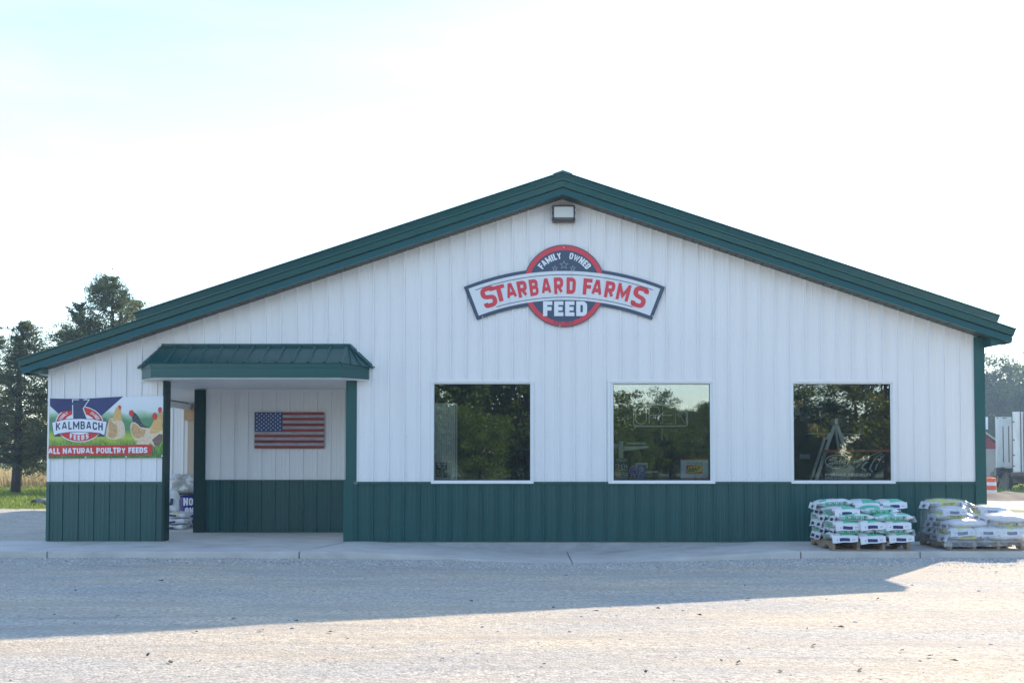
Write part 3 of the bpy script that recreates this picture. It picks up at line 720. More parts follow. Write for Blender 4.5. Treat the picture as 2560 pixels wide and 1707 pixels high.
# windows
for i, (a, b) in enumerate(WIN):
    w = MB(); g0, g1 = [(X(1085.4, 1080, 0), X(1325.5, 1080, 0)), (X(1533.5, 1080, 0), X(1775.5, 1080, 0)), (X(1984.4, 1080, 0), X(2227, 1080, 0))][i]
    t0, t1 = Z(1300, 959.5, 0), 0.983
    for (y0, y1, xa, xb, za, zb, wd) in ((-0.026, 0.06, a, b, WBOT + .001, WTOP, 0.030), (-0.012, 0.07, a + 0.0301, b - 0.0301, WBOT + 0.0311, WTOP - 0.0301, 0.012)):
        w.box(xa, xa + wd, y0, y1, za, zb); w.box(xb - wd, xb, y0, y1, za, zb)
        w.box(xa + wd + 1e-4, xb - wd - 1e-4, y0, y1, zb - wd, zb); w.box(xa + wd + 1e-4, xb - wd - 1e-4, y0, y1, za, za + wd)
    xa, xb = a + 0.0422, b - 0.0422
    w.box(xa, g0, 0.000, 0.05, t1, t0); w.box(g1, xb, 0.000, 0.05, t1, t0)
    w.box(xa, xb, 0.000, 0.05, t0 + 1e-4, WTOP - 0.0422); w.box(xa, xb, 0.000, 0.05, WBOT + 0.0432, t1 - 1e-4)
    wo = w.build('window', M['wtrim'], store)
    gk = MB(); s_ = 0.008
    gk.box(g0 - .001, g0 + s_, 0.021, 0.024, t1, t0); gk.box(g1 - s_, g1 + .001, 0.021, 0.024, t1, t0); gk.box(g0 + s_, g1 - s_, 0.021, 0.024, t0 - s_, t0 + .001); gk.box(g0 + s_, g1 - s_, 0.021, 0.024, t1 - .001, t1 + s_)
    gk.build('gasket', M['black'], wo)
    box_part('pane', M['glass'], wo, (g0 - .002, g1 + .002, 0.026, 0.030, t1 - .002, t0 + .002))
    box_part('sill', M['wtrim'], wo, (a + 0.001, b - 0.001, -0.034, -0.0265, WBOT + 0.0005, WBOT + 0.022))

# ------------------------------------------------------------------ store roof
OY = -0.34
TZ = 5.375; TX = 0.562
def roof_z(x): return TZ - abs(x - TX) / 3.0
LX, RXE = -7.36, 7.135
def rake(name, xe, side):
    """rake trim of one slope: upper band leaning out, lower band leaning in, both real folds"""
    dirx = -1 if side < 0 else 1
    prof = [(0.05, 0.0), (OY - 0.058, 0.0), (OY - 0.058, -0.013), (OY - 0.030, -0.022), (OY - 0.020, -0.110), (OY + 0.035, -0.114), (OY + 0.035, -0.134), (OY - 0.002, -0.137), (OY - 0.034, -0.228), (OY + 0.02, -0.230)]
    v = []
    for (y, d) in prof:
        xend = xe - dirx * (-d) * 0.30
        v.append((TX, y, TZ + d)); v.append((xend, y, roof_z(xend) + d))
    f = [(2 * i, 2 * i + 1, 2 * i + 3, 2 * i + 2) if dirx > 0 else (2 * i + 2, 2 * i + 3, 2 * i + 1, 2 * i) for i in range(len(prof) - 1)]
    f = [t[::-1] for t in f]
    mb = MB(); mb.add(v, f)
    e = [v[2 * i + 1] for i in range(len(prof))]
    mb.add(e + [(e[-1][0], 0.05, e[-1][2])], [tuple(range(len(e) + 1))])
    return mb.build(name, M['green_trim'], store)
rakes = [rake('rake_trim', LX, -1), rake('rake_trim', RXE, 1)]
# soffit boards under the overhang, one by one
sof = MB(); sof.box(TX - 0.03, TX + 0.03, OY + 0.02, -0.02, RZ + 0.03, RZ + 0.05); sof = sof.build('rake_soffit', M['soffit'], store)
step = 0.128
for s_, xe in ((-1, LX + 0.10), (1, RXE - 0.10)):
    k = 0
    while True:
        x0 = TX + s_ * (0.0 + k * step); x1 = x0 + s_ * (step - 0.012); k += 1
        if (x1 - xe) * s_ > 0: break
        z0, z1 = RZ - abs(x0 - TX) / 3, RZ - abs(x1 - TX) / 3
        mb = MB()
        y0, y1 = OY + 0.022, -0.001 if XL < x1 < XR else 0.10
        v = [(x0, y0, z0), (x1, y0, z1), (x1, y1, z1), (x0, y1, z0)]; v += [(p[0], p[1], p[2] + 0.014) for p in v]
        mb.add(v, [(0, 1, 2, 3), (7, 6, 5, 4), (0, 4, 5, 1), (1, 5, 6, 2), (2, 6, 7, 3), (3, 7, 4, 0)]); mb.build('soffit_panel', M['soffit'], sof)
mb = MB()
for s_, xe in ((-1, LX + 0.1), (1, RXE - 0.1)):
    v = [(TX, OY + .02, RZ + 0.012), (xe, OY + .02, RZ + 0.012 - abs(xe - TX) / 3), (xe, 0, RZ + 0.012 - abs(xe - TX) / 3), (TX, 0, RZ + 0.012)]
    mb.add(v, [(0, 1, 2, 3)])
mb.build('soffit_backing', M['green_dark'], sof)
# roof sheets with ribs
rf = MB()
for s_, xe in ((-1, LX), (1, RXE)):
    n = 34; y = -0.30
    for k in range(n):
        y0 = -0.30 + k * 0.2286; y1 = y0 + 0.2286
        for (ya, yb, h0, h1) in ((y0, y0 + 0.17, 0, 0), (y0 + 0.17, y0 + 0.186, 0, 0.018), (y0 + 0.186, y0 + 0.2075, 0.018, 0.018), (y0 + 0.2075, y1, 0.018, 0)):
            v = [(TX, ya, TZ - 0.03 + h0), (xe, ya, roof_z(xe) - 0.03 + h0), (xe, yb, roof_z(xe) - 0.03 + h1), (TX, yb, TZ - 0.03 + h1)]
            rf.add(v, [(0, 3, 2, 1) if s_ < 0 else (0, 1, 2, 3)])
    rf.add([(TX, -0.30, TZ - 0.10), (xe, -0.30, roof_z(xe) - 0.10), (xe, 7.47, roof_z(xe) - 0.10), (TX, 7.47, TZ - 0.10)], [(0, 1, 2, 3)])
roof = rf.build('roof', M['green'], store)
box_part('eave_fascia', M['green_trim'], roof, (LX + 0.045, LX + 0.07, 0.0505, 7.4, roof_z(LX) - 0.19, roof_z(LX) - 0.035))
box_part('eave_fascia', M['green_trim'], roof, (RXE - 0.07, RXE - 0.045, 0.0505, 7.4, roof_z(RXE) - 0.17, roof_z(RXE) - 0.035))
mb = MB()
zr = roof_z(RXE) - 0.165; mb.box(XR + 0.013, RXE - 0.075, 0.02, 7.4, zr - 0.012, zr)
zl = roof_z(LX) - 0.165; mb.box(LX + 0.075, XL + 0.02, 0.26, 7.4, zl - 0.012, zl)
mb.build('eave_soffit', M['ceil'], roof)
mb = MB()   # returns that close the overhang at both eaves
mb.prism([(XR + 0.013, wall_top(XR) - 0.16), (RXE - 0.09, roof_z(RXE) - 0.20), (XR + 0.013, wall_top(XR) + 0.06)], -0.28, 0.015)
mb.prism([(LX + 0.11, roof_z(LX) - 0.17), (XL - 0.013, wall_top(XL) - 0.09), (XL - 0.013, wall_top(XL) + 0.04)], -0.28, 0.015)
mb.build('eave_return', M['green_trim'], roof)

# ------------------------------------------------------------------ entry canopy
canopy = MB()
CZT, CZB = 2.682, 2.466
fl, fr = (-5.374, -0.5), (-2.629, -0.5); wlp, wrp = (-5.648, -0.03), (-2.295, -0.03)
for (p, q) in ((wlp, fl), (fl, fr), (fr, wrp)):
    d = Vector((q[0] - p[0], q[1] - p[1], 0)).normalized(); nrm = Vector((d.y, -d.x, 0))
    for (o0, za, zb) in ((0.0, CZB, CZT - 0.072), (0.010, CZT - 0.0715, CZT - 0.004)):
        a = Vector((p[0], p[1], 0)) + nrm * o0; b = Vector((q[0], q[1], 0)) + nrm * o0; c_ = nrm * -0.02
        v = [a, b, b + c_, a + c_]; v = [(t.x, t.y, za) for t in v] + [(t.x, t.y, zb) for t in v]
        canopy.add(v, [(0, 1, 5, 4), (1, 2, 6, 5), (2, 3, 7, 6), (3, 0, 4, 7), (0, 3, 2, 1), (4, 5, 6, 7)])
canopy = canopy.build('entry_canopy', M['green_trim'], store)
mb = MB(); mb.prism_z([wlp, (fl[0] + .02, fl[1] + .025), (fr[0] - .02, fr[1] + .025), wrp], CZB - 0.014, CZB + 0.004); mb.build('canopy_soffit', M['ceil'], canopy)
TLc, TRc = Vector((-5.328, -0.02, 2.965)), Vector((-2.593, -0.02, 2.965))
FLc, FRc = Vector((-5.385, -0.535, 2.676)), Vector((-2.618, -0.535, 2.676))
WLc, WRc = Vector((-5.69, -0.03, 2.640)), Vector((-2.243, -0.03, 2.640))
def roof_panels(T0, T1, B0, B1, name='roof_panel'):
    """sheet with straight ribs between a top edge T0-T1 and a bottom edge B0-B1 (top edge may be a point)"""
    nrm = (B1 - B0).cross(T0 - B0).normalized()
    if nrm.y > 0 and abs(nrm.y) > 0.2: nrm = -nrm
    if nrm.z < 0: nrm = -nrm
    L_ = (B1 - B0).length; n = max(1, int(round(L_ / 0.2286)))
    for k in range(n):
        u0, u1 = k / n, (k + 1) / n; mb = MB()
        us = [u0, u0 + (u1 - u0) * 0.76, u0 + (u1 - u0) * 0.83, u0 + (u1 - u0) * 0.92, u1 - (u1 - u0) * 0.005]; hs = [0, 0, 0.022, 0.022, 0]
        v = []
        for u, h in zip(us, hs):
            b = B0.lerp(B1, u); t = T0.lerp(T1, u); v += [b + nrm * h, t + nrm * h]
        f = [(2 * i, 2 * i + 2, 2 * i + 3, 2 * i + 1) for i in range(4)]
        f += [(0, 2, 4, 6, 8)]
        mb.add(v, f); mb.build(name, M['green'], canopy)
roof_panels(TLc, TRc, FLc, FRc)
roof_panels(TLc, TLc.lerp(FLc, 0.02), WLc, FLc); roof_panels(TRc.lerp(FRc, 0.02), TRc, FRc, WRc)
mb = MB()
def flat_bar(a, b, w, t, up):
    a, b = Vector(a), Vector(b); d = (b - a); l = d.length / 2; d.normalize(); u = Vector(up); u = (u - d * u.dot(d)).normalized(); s_ = d.cross(u)
    mb.obox((a + b) / 2, d * l, s_ * w / 2, u * t / 2)
flat_bar(TLc + Vector((-.03, -.018, .004)), TRc + Vector((.03, -.018, .004)), 0.012, 0.055, (0, -0.2, 1))
flat_bar(TLc + Vector((-.02, .0, .01)), WLc + Vector((-.02, 0, 0)), 0.09, 0.014, (-0.6, -.45, 0.6)); flat_bar(TRc + Vector((.02, 0, .01)), WRc + Vector((.02, 0, 0)), 0.09, 0.014, (0.6, -.45, 0.6))
mb.build('canopy_flashing', M['green_trim'], canopy)
box_part('canopy_closure', M['wtrim'], canopy, (-2.288, -2.262, -0.014, -0.0015, 2.40, 2.66), (-2.62, -2.2885, -0.016, -0.0015, 2.40, 2.455), (-5.70, -5.66, -0.014, -0.0015, 2.43, 2.62), (-5.659, -5.34, -0.016, -0.0015, 2.43, 2.455))

# ------------------------------------------------------------------ warehouse behind the store
wh = thing('warehouse', 'wider white metal warehouse with green gable roof rising behind the store', 'building', (0, 0, 0))
WX, WZ, WY = 0.80, 7.272, 7.35
def wz(x): return WZ - abs(x - WX) / 3.02
mb = MB()
prof = [(8.0, 0.0), (WY - 0.07, 0.0), (WY - 0.07, -0.022), (WY - 0.03, -0.030), (WY, -0.150), (WY + 0.15, -0.150)]
for s_, xe in ((-1, -8.10), (1, 9.87)):
    v = []
    for y, d in prof:
        x = xe - s_ * (-d) * 0.3; v += [(WX, y, WZ + d), (x, y, wz(x) + d)]
    mb.add(v, [(2 * i, 2 * i + 1, 2 * i + 3, 2 * i + 2) for i in range(5)])
    mb.add([v[1], v[3], v[5], v[7], v[9], (v[11][0], 8.0, v[11][2])], [(0, 1, 2, 3, 4, 5)])
mb.build('rake_trim', M['green_trim'], wh)
WBACK = 20.5
mb = MB(); mb.box(-7.80, -7.03, 7.70, 7.80, -0.05, 4.3); mb.box(-7.03, 9.5, 7.86, 7.95, -0.05, 4.3); mb.box(-7.80, -7.70, 7.8001, WBACK, -0.05, 4.3); mb.box(9.45, 9.55, 7.9501, WBACK, -0.05, 4.3); mb.box(-7.69, 9.44, WBACK - .1, WBACK, -.05, 4.3)
mb.prism([(-7.80, 4.301), (9.55, 4.301), (WX, 7.08)], 7.70, 7.80); mb.prism([(-7.80, 4.301), (9.55, 4.301), (WX, 7.08)], WBACK - .1, WBACK)
whw = mb.build('wall', M['white'], wh)
siding(whw, -7.80, -7.04, -0.02, lambda x: 2.45, 7.69, M['white'], phase=-7.80)
mb = MB()
for s_, xe in ((-1, -8.10), (1, 9.87)):
    mb.add([(WX, 7.4, WZ - .02), (xe, 7.4, wz(xe) - .02), (xe, WBACK + .4, wz(xe) - .02), (WX, WBACK + .4, WZ - .02)], [(0, 1, 2, 3) if s_ > 0 else (3, 2, 1, 0)])
    mb.add([(WX, 7.4, WZ - .14), (xe, 7.4, wz(xe) - .14), (xe, WBACK + .4, wz(xe) - .14), (WX, WBACK + .4, WZ - .14)], [(3, 2, 1, 0) if s_ > 0 else (0, 1, 2, 3)])
whr = mb.build('roof', M['green'], wh)
mb = MB(); mb.prism([(WX - .20, WZ - .07), (WX, WZ - .005), (WX + .20, WZ - .07), (WX + .20, WZ - 0.043), (WX, WZ + .028), (WX - .20, WZ - 0.043)], WY - .05, WBACK + .4); mb.build('ridge_cap', M['green_trim'], whr)
dr = MB(); dr.box(-7.02, -6.86, 7.55, 7.70, 0.06, 2.30); dr = dr.build('timber_post', M['panel_tan'], wh)
box_part('timber_header', M['wood2'], wh, (-7.09, -6.2, 7.50, 7.72, 2.10, 2.36))
box_part('tan_door', M['panel_tan'], wh, (-6.859, -5.9, 7.60, 7.68, 0.06, 2.099))

# ------------------------------------------------------------------ wall lamp
lamp = thing('wall_lamp', 'dark bronze wall light with pale lens under the roof peak', 'wall lamp', at(1408, 535, -0.02))
lx0, lx1, lz0, lz1 = X(1381, 535, -.1), X(1437, 535, -.1), Z(1408, 555, -.1), Z(1408, 515, -.1)
mb = MB(); mb.box(lx0, lx1, -0.06, -0.021, lz0, lz1); fw = 0.022
mb.box(lx0, lx0 + fw, -0.17, -0.061, lz0, lz1); mb.box(lx1 - fw, lx1, -0.17, -0.061, lz0, lz1); mb.box(lx0 + fw, lx1 - fw, -0.17, -0.061, lz1 - fw, lz1); mb.box(lx0 + fw, lx1 - fw, -0.17, -0.061, lz0, lz0 + fw * .8)
for x in (lx0 - 0.008, lx1 - 0.004):
    for z in (lz0 + 0.025, (lz0 + lz1) / 2, lz1 - 0.04): mb.box(x, x + 0.012, -0.15, -0.10, z, z + 0.018)
mb.build('housing', M['bronze'], lamp)
mb = MB(); v = [(lx0 + fw, -0.155, lz1 - fw), (lx1 - fw, -0.155, lz1 - fw), (lx1 - fw, -0.165, lz0 + 0.055), (lx0 + fw, -0.165, lz0 + 0.055)]
mb.add(v, [(3, 2, 1, 0)]); mb.build('lens', flat('lamp_lens', (205, 203, 196), 0.15), lamp)
mb = MB(); mb.box(lx0 + fw, lx1 - fw, -0.168, -0.062, lz0 + 0.048, lz0 + 0.0545); mb.build('lens_bar', M['bronze'], lamp)
mb = MB(); mb.add([(lx0 + fw, -0.160, lz0 + 0.0475), (lx1 - fw, -0.160, lz0 + 0.0475), (lx1 - fw, -0.10, lz0 + 0.019), (lx0 + fw, -0.10, lz0 + 0.019)], [(3, 2, 1, 0)]); mb.build('lower_lens', flat('lamp_lens_low', (190, 188, 190), 0.2), lamp)

# ------------------------------------------------------------------ main sign on the gable
SY = -0.045
def sg(u, v, lift=0.0): return at(1120 + u / 3.5633, 400 + v / 3.5633, SY - lift)
sign = thing('store_sign', 'round red and navy sign crossed by a curved white STARBARD FARMS banner on the gable', 'sign', sg(1037, 1121))
def plate(name, polyuv, lift, thick, m, parent):
    """flat plate cut from an outline given in sign units, front at lift, thick m deep"""
    mb = MB(); n = len(polyuv)
    f_ = [sg(u, v, lift) for u, v in polyuv]; b_ = [Vector((p.x, p.y + thick, p.z)) for p in f_]
    mb.add(f_ + b_, [tuple(range(n))] + [tuple(range(2 * n - 1, n - 1, -1))] + [((i + 1) % n, i, i + n, (i + 1) % n + n) for i in range(n)])
    return mb.build(name, m, parent)
CU, CV, CR = 1035, 1121, 366
def circ(r, n=64, du=0, dv=0): return [(CU + du + r * math.cos(-2 * math.pi * k / n), CV + dv - r * math.sin(-2 * math.pi * k / n)) for k in range(n)][::-1]
def ccw(poly):   # order so the face looks out of the wall
    a = sum(poly[i][0] * poly[(i + 1) % len(poly)][1] - poly[(i + 1) % len(poly)][0] * poly[i][1] for i in range(len(poly)))
    return poly if a < 0 else poly[::-1]
BU, BV = 1037, 3382
def bp(dx, rad): return (BU + dx, BV - math.sqrt(rad * rad - dx * dx))
def band(r0, r1, a, n=28):
    """part of a ring about the banner's centre; a = half angle"""
    p = [(BU + r1 * math.sin(-a + 2 * a * k / n), BV - r1 * math.cos(-a + 2 * a * k / n)) for k in range(n + 1)]
    q = [(BU + r0 * math.sin(a - 2 * a * k / n), BV - r0 * math.cos(a - 2 * a * k / n)) for k in range(n + 1)]
    return p + q
def ringplate(name, r0, r1, a, lift, thick, m, parent, n=32):
    mb = MB()
    for k in range(n):
        a0, a1 = -a + 2 * a * k / n, -a + 2 * a * (k + 1) / n
        q = [(BU + r * math.sin(t), BV - r * math.cos(t)) for r, t in ((r0, a0), (r0, a1), (r1, a1), (r1, a0))]
        f_ = [sg(u, v, lift) for u, v in q]; b_ = [Vector((p.x, p.y + thick, p.z)) for p in f_]
        mb.add(f_ + b_, [(0, 1, 2, 3), (0, 4, 5, 1), (2, 6, 7, 3)] + ([(3, 7, 4, 0)] if k == 0 else []) + ([(1, 5, 6, 2)] if k == n - 1 else []))
    return mb.build(name, m, parent)
HA = math.asin(897 / 2423)
bd = ringplate('banner_border', 2105, 2423, HA, 0.000, 0.012, P['sign_navy'], sign)
disc = plate('disc', ccw(circ(CR)), 0.0025, 0.014, P['sign_navy'], sign)
plate('red_ring', ccw(circ(CR - 8)), 0.0045, 0.0015, P['sign_red'], disc)
plate('navy_field', ccw(circ(318)), 0.0065, 0.0015, P['sign_navy'], disc)
wb = ringplate('banner_face', 2136, 2393, HA - 0.014, 0.0085, 0.0015, P['sign_white'], sign)
ringplate('banner_line', 2357, 2363, math.asin(792 / 2360), 0.0105, 0.001, P['sign_navy'], wb)
ringplate('banner_line', 2157, 2163, math.asin(606 / 2160), 0.0105, 0.001, P['sign_navy'], wb)
# STARBARD FARMS: letter by letter along the banner, the two S larger
mb = MB()
WORD = [('S', 364, 128, 2193, 2357, -.40), ('T', 460, 108, 2196, 2343, 0), ('A', 561, 96, 2192, 2340, 0), ('R', 661, 84, 2190, 2337, 0), ('B', 765, 80, 2188, 2336, 0), ('A', 875, 92, 2188, 2336, 0), ('R', 985, 82, 2189, 2337, 0), ('D', 1097, 82, 2190, 2336, 0),
        ('F', 1243, 78, 2190, 2336, 0), ('A', 1328, 96, 2188, 2336, 0), ('R', 1442, 86, 2190, 2337, 0), ('M', 1562, 114, 2192, 2340, 0), ('S', 1708, 132, 2190, 2357, 0)]
for wi, (ch, uc, w, r0, r1, _) in enumerate(WORD):
    if ch == 'S': r0 -= 22; r1 += 0
    h = r1 - r0; t = 34 if ch != 'S' else 38
    gw_, parts = glyph(ch, h, t, 1.0); k = w / gw_; a0 = math.asin((uc - BU) / 2265)
    for j, (v, f) in enumerate(parts):
        pts = []
        for p in v:
            lu = (p[0] - gw_ / 2) * k; a = a0 + lu / 2265; rr = r0 + p[1]
            pts.append(sg(BU + rr * math.sin(a), BV - rr * math.cos(a), 0.0115 + 0.0004 * j + 0.0014 * (wi % 2)))
        mb.add(pts, f)
mb.build('lettering', P['sign_red'], wb)
mb = MB()
lettering(mb, 'FEED', 132, 0.255, 1.0, 0.11, lambda u, v, z: sg(1043 + u, 1390 - v, 0.0085 + z), width=392)
mb.build('lettering', P['print_white'], disc)
for txt, am in (('FAMILY', -0.52), ('OWNED', 0.555)):
    mb = MB()
    tw = text_width(txt, 60, 13, .80, 6); x = -tw / 2
    for ch in txt:
        w, parts = glyph(ch, 60, 13, .80)
        for j, (v, f) in enumerate(parts):
            pts = []
            for p in v:
                a = am + (x + p[0]) / 262; rr = 240 + p[1]
                pts.append(sg(1037 + rr * math.sin(a), 1121 - 2 - rr * math.cos(a), 0.0085 + 0.0004 * j))
            mb.add(pts, f)
        x += w + 6
    mb.build('lettering', P['print_white'], disc)
mb = MB(); lettering(mb, 'EST. 2012', 30, 0.17, 0.9, 0.16, lambda u, v, z: sg(1031 + u, 1466 - v + (u / 90) ** 2 * -8, 0.0062 + z), width=170); mb.build('lettering', P['sign_navy'], disc)
mb = MB()
for (u, v, r) in ((1033, 936, 38), (952, 966, 25), (1112, 966, 25)):
    pts = []
    for k in range(10):
        rr = r if k % 2 == 0 else r * 0.42; a = math.pi / 2 + k * math.pi / 5; pts.append((rr * math.cos(a), rr * math.sin(a)))
    vv, ff = ribbon(pts, 4.5, True); mb.add([sg(u + p[0], v - p[1], 0.0085) for p in vv], ff)
mb.build('star', P['grey_star'], disc)
mb = MB()
for (u, v) in ((1031, 778), (308, 1398), (1824, 1390), (997, 1478), (200, 1150), (1880, 1155)):
    p = sg(u, v, 0.012); mb.lathe([(0.012, 0), (0.011, 0.0)], p, 6) if False else mb.add([p + Vector((0.009 * math.cos(k), 0, 0.009 * math.sin(k))) for k in (0, 1.05, 2.1, 3.14, 4.19, 5.24)] + [p + Vector((0, -.006, 0))], [(k, (k + 1) % 6, 6) for k in range(6)])
tag(mb.build('screw', M['wtrim'], sign), kind='stuff')

# ------------------------------------------------------------------ vinyl banner on the wing wall
BY = -0.034
def bn(u, v, lift=0.0):
    y = BY - 0.006 * math.sin(u * 0.004 + 0.6) * math.cos(v * 0.004) - lift
    if v < 330: y -= 0.012 * math.sin(math.pi * min(1, max(0, (u - 172) / 620))) * (330 - v) / 100 * (1 if u < 800 else 0)
    return at(100 + u / 6.9176, 960 + v / 6.9176, y)
banner = thing('vinyl_banner', 'printed poultry feed banner with four hens and red KALMBACH FEEDS logo', 'banner', bn(1150, 1280))
def bedge(s, t):   # s 0..1 left to right, t 0..1 top to bottom
    top = (170 + s * (2132 - 170), 236 - s * 30 + 10 * math.sin(s * 6.0) * (1 - s)); bot = (147 + s * (2122 - 147), 1282 - s * 14)
    return (top[0] * (1 - t) + bot[0] * t, top[1] * (1 - t) + bot[1] * t)
nu, nv = 24, 14; mb = MB()
v = [bn(*bedge(i / nu, j / nv)) for j in range(nv + 1) for i in range(nu + 1)]
mb.add(v, [(j * (nu + 1) + i, (j + 1) * (nu + 1) + i, (j + 1) * (nu + 1) + i + 1, j * (nu + 1) + i + 1) for j in range(nv) for i in range(nu)])
pm = bpy.data.materials.new('banner_print'); pm.use_nodes = True
N = pm.node_tree.nodes; L = pm.node_tree.links; pr = N['Principled BSDF']; pr.inputs['Roughness'].default_value = 0.4
ge = N.new('ShaderNodeNewGeometry'); se = N.new('ShaderNodeSeparateXYZ'); L.new(ge.outputs['Position'], se.inputs[0])
zt, zb = bn(1000, 225).z, bn(1000, 1275).z
n1 = N.new('ShaderNodeTexNoise'); n1.inputs['Scale'].default_value = 3.2; n1.inputs['Detail'].default_value = 3; L.new(ge.outputs['Position'], n1.inputs['Vector'])
am = N.new('ShaderNodeMath'); am.operation = 'MULTIPLY_ADD'; am.inputs[1].default_value = 0.22; L.new(n1.outputs['Fac'], am.inputs[0]); L.new(se.outputs['Z'], am.inputs[2])
mr = N.new('ShaderNodeMapRange'); mr.inputs['From Min'].default_value = zt + 0.11; mr.inputs['From Max'].default_value = zb + 0.11; L.new(am.outputs[0], mr.inputs['Value'])
cr = N.new('ShaderNodeValToRGB'); e = cr.color_ramp.elements
stops = [(0.0, (226, 230, 238)), (0.22, (216, 224, 226)), (0.30, (150, 186, 150)), (0.38, (92, 138, 108)), (0.52, (86, 142, 90)), (0.60, (150, 178, 70)), (0.68, (176, 188, 70)), (0.76, (116, 156, 66)), (1.0, (74, 118, 52))]
e[0].position = 0; e[0].color = (*srgb(*stops[0][1]), 1); e[1].position = 1; e[1].color = (*srgb(*stops[-1][1]), 1)
for p_, c_ in stops[1:-1]: q = e.new(p_); q.color = (*srgb(*c_), 1)
L.new(mr.outputs['Result'], cr.inputs['Fac'])
gn = N.new('ShaderNodeTexNoise'); gn.inputs['Scale'].default_value = 40; gn.inputs['Detail'].default_value = 3; gm = N.new('ShaderNodeMapping'); gm.inputs['Scale'].default_value = (1.6, 1, 0.5); gm.inputs['Rotation'].default_value = (0, 0.3, 0)
L.new(ge.outputs['Position'], gm.inputs['Vector']); L.new(gm.outputs['Vector'], gn.inputs['Vector'])
g2 = N.new('ShaderNodeMapRange'); g2.inputs['From Min'].default_value = 0.35; g2.inputs['From Max'].default_value = 0.65; g2.inputs['To Min'].default_value = 0.55; g2.inputs['To Max'].default_value = 1.45; L.new(gn.outputs['Fac'], g2.inputs['Value'])
gf = N.new('ShaderNodeMapRange'); gf.inputs['From Min'].default_value = 0.64; gf.inputs['From Max'].default_value = 0.80; L.new(mr.outputs['Result'], gf.inputs['Value'])
mm = N.new('ShaderNodeMix'); mm.data_type = 'RGBA'; mm.blend_type = 'MULTIPLY'; L.new(gf.outputs['Result'], mm.inputs[0]); L.new(cr.outputs['Color'], mm.inputs[6]); L.new(g2.outputs['Result'], mm.inputs[7])
L.new(mm.outputs[2], pr.inputs['Base Color'])
mb.build('banner_sheet', pm, banner, smooth=True)
def bplate(name, poly, lift, m, parent=banner, sub=0):
    """print shape lying on the banner: triangulated, points follow the sheet's sag"""
    bm = bmesh.new(); poly = ccw(poly)
    q = []
    for i, p in enumerate(poly):
        n = poly[(i + 1) % len(poly)]; d = math.hypot(n[0] - p[0], n[1] - p[1]); k = max(1, int(d / 60))
        q += [(p[0] + (n[0] - p[0]) * j / k, p[1] + (n[1] - p[1]) * j / k) for j in range(k)]
    vs_ = [bm.verts.new((u, -v, 0)) for u, v in q]; bm.faces.new(vs_)
    bmesh.ops.triangulate(bm, faces=bm.faces[:])
    mb = MB(); mb.add([bn(v.co.x, -v.co.y, lift) for v in bm.verts], [tuple(v.index for v in f.verts) for f in (bm.verts.index_update(), bm.faces)[1]])
    bm.free(); return mb.build(name, m, parent)
bplate('print_triangle', [(172, 246), (450, 252), (790, 250), (1100, 232), (1435, 214), (1072, 540), (680, 640), (335, 522), (172, 376)], 0.0022, P['navy'])
def ell(rx, ry, a0=0, a1=360, n=48, c=(680, 690)): return [(c[0] + rx * math.cos(R(a0 + (a1 - a0) * k / n)), c[1] - ry * math.sin(R(a0 + (a1 - a0) * k / n))) for k in range(n + (0 if a1 - a0 == 360 else 1))]
lg = bplate('logo_oval', ell(418, 312), 0.0036, P['print_white'])
bplate('print_oval', ell(402, 298), 0.0048, P['bar_red'], lg)
bplate('print_oval', ell(280, 182), 0.0060, P['print_white'], lg)
# ribbon across the logo
for s_ in (-1, 1): bplate('print_fold', [(680 + s_ * 435, 800), (680 + s_ * 432, 905), (680 + s_ * 300, 905), (680 + s_ * 360, 835)], 0.0064, P['navy2'], lg)
def ribb(d): return [(680 + 472 + d, 652 - d), (680 + 240, 612 - d), (680, 600 - d), (680 - 240, 612 - d), (680 - 470 - d, 664 - d), (680 - 440 - d, 884 + d), (680 - 360, 852 + d), (680 - 180, 826 + d), (680, 820 + d), (680 + 180, 826 + d), (680 + 350, 842 + d), (680 + 432 + d, 882 + d)]
K_ = [(570, 275), (660, 275), (655, 395), (762, 275), (838, 275), (738, 420), (808, 605), (706, 605), (664, 470), (650, 500), (655, 605), (575, 605)]
bplate('print_letter', [(556, 262), (674, 262), (672, 350), (752, 262), (862, 262), (756, 422), (830, 612), (694, 612), (664, 520), (668, 612), (560, 612)], 0.0074, P['print_white'], lg)
bplate('print_letter', K_, 0.0086, P['navy2'], lg)
bplate('print_ribbon', ribb(8), 0.0096, P['navy2'], lg); bplate('print_ribbon', ribb(0), 0.0106, P['print_white'], lg)
mb = MB()
lettering(mb, 'KALMBACH', 138, 0.19, 0.95, 0.17, lambda u, v, z: bn(680 + u, 780 + 20 * (abs(u) / 400) ** 2 - v * (1 - 0.05 * (abs(u) / 400) ** 2), 0.0120 + z), width=810); mb.build('lettering', P['navy2'], lg)
mb = MB()
lettering(mb, 'FEEDS', 84, 0.24, 0.9, 0.26, lambda u, v, z: bn(678 + u, 968 - 34 * (u / 165) ** 2 - v, 0.0062 + z), width=325)
mb.build('lettering', P['print_white'], lg)
for txt, am_ in (('FAMILY', 144), ('OWNED', 37)):
    mb = MB()
    tw = text_width(txt, 52, 10, .8, 7); x = -tw / 2
    for ch in txt:
        w, parts = glyph(ch, 52, 10, .8)
        for j, (v, f) in enumerate(parts):
            pts = []
            for p in v:
                a = R(am_) - (x + p[0]) / 305; k = 1 + (p[1] - 26) / 290
                rx, ry = 345 * k, 243 * k
                pts.append(bn(680 + rx * math.cos(a), 690 - ry * math.sin(a), 0.0062 + 0.0004 * j))
            mb.add(pts, f)
        x += w + 7
    mb.build('lettering', P['print_white'], lg)
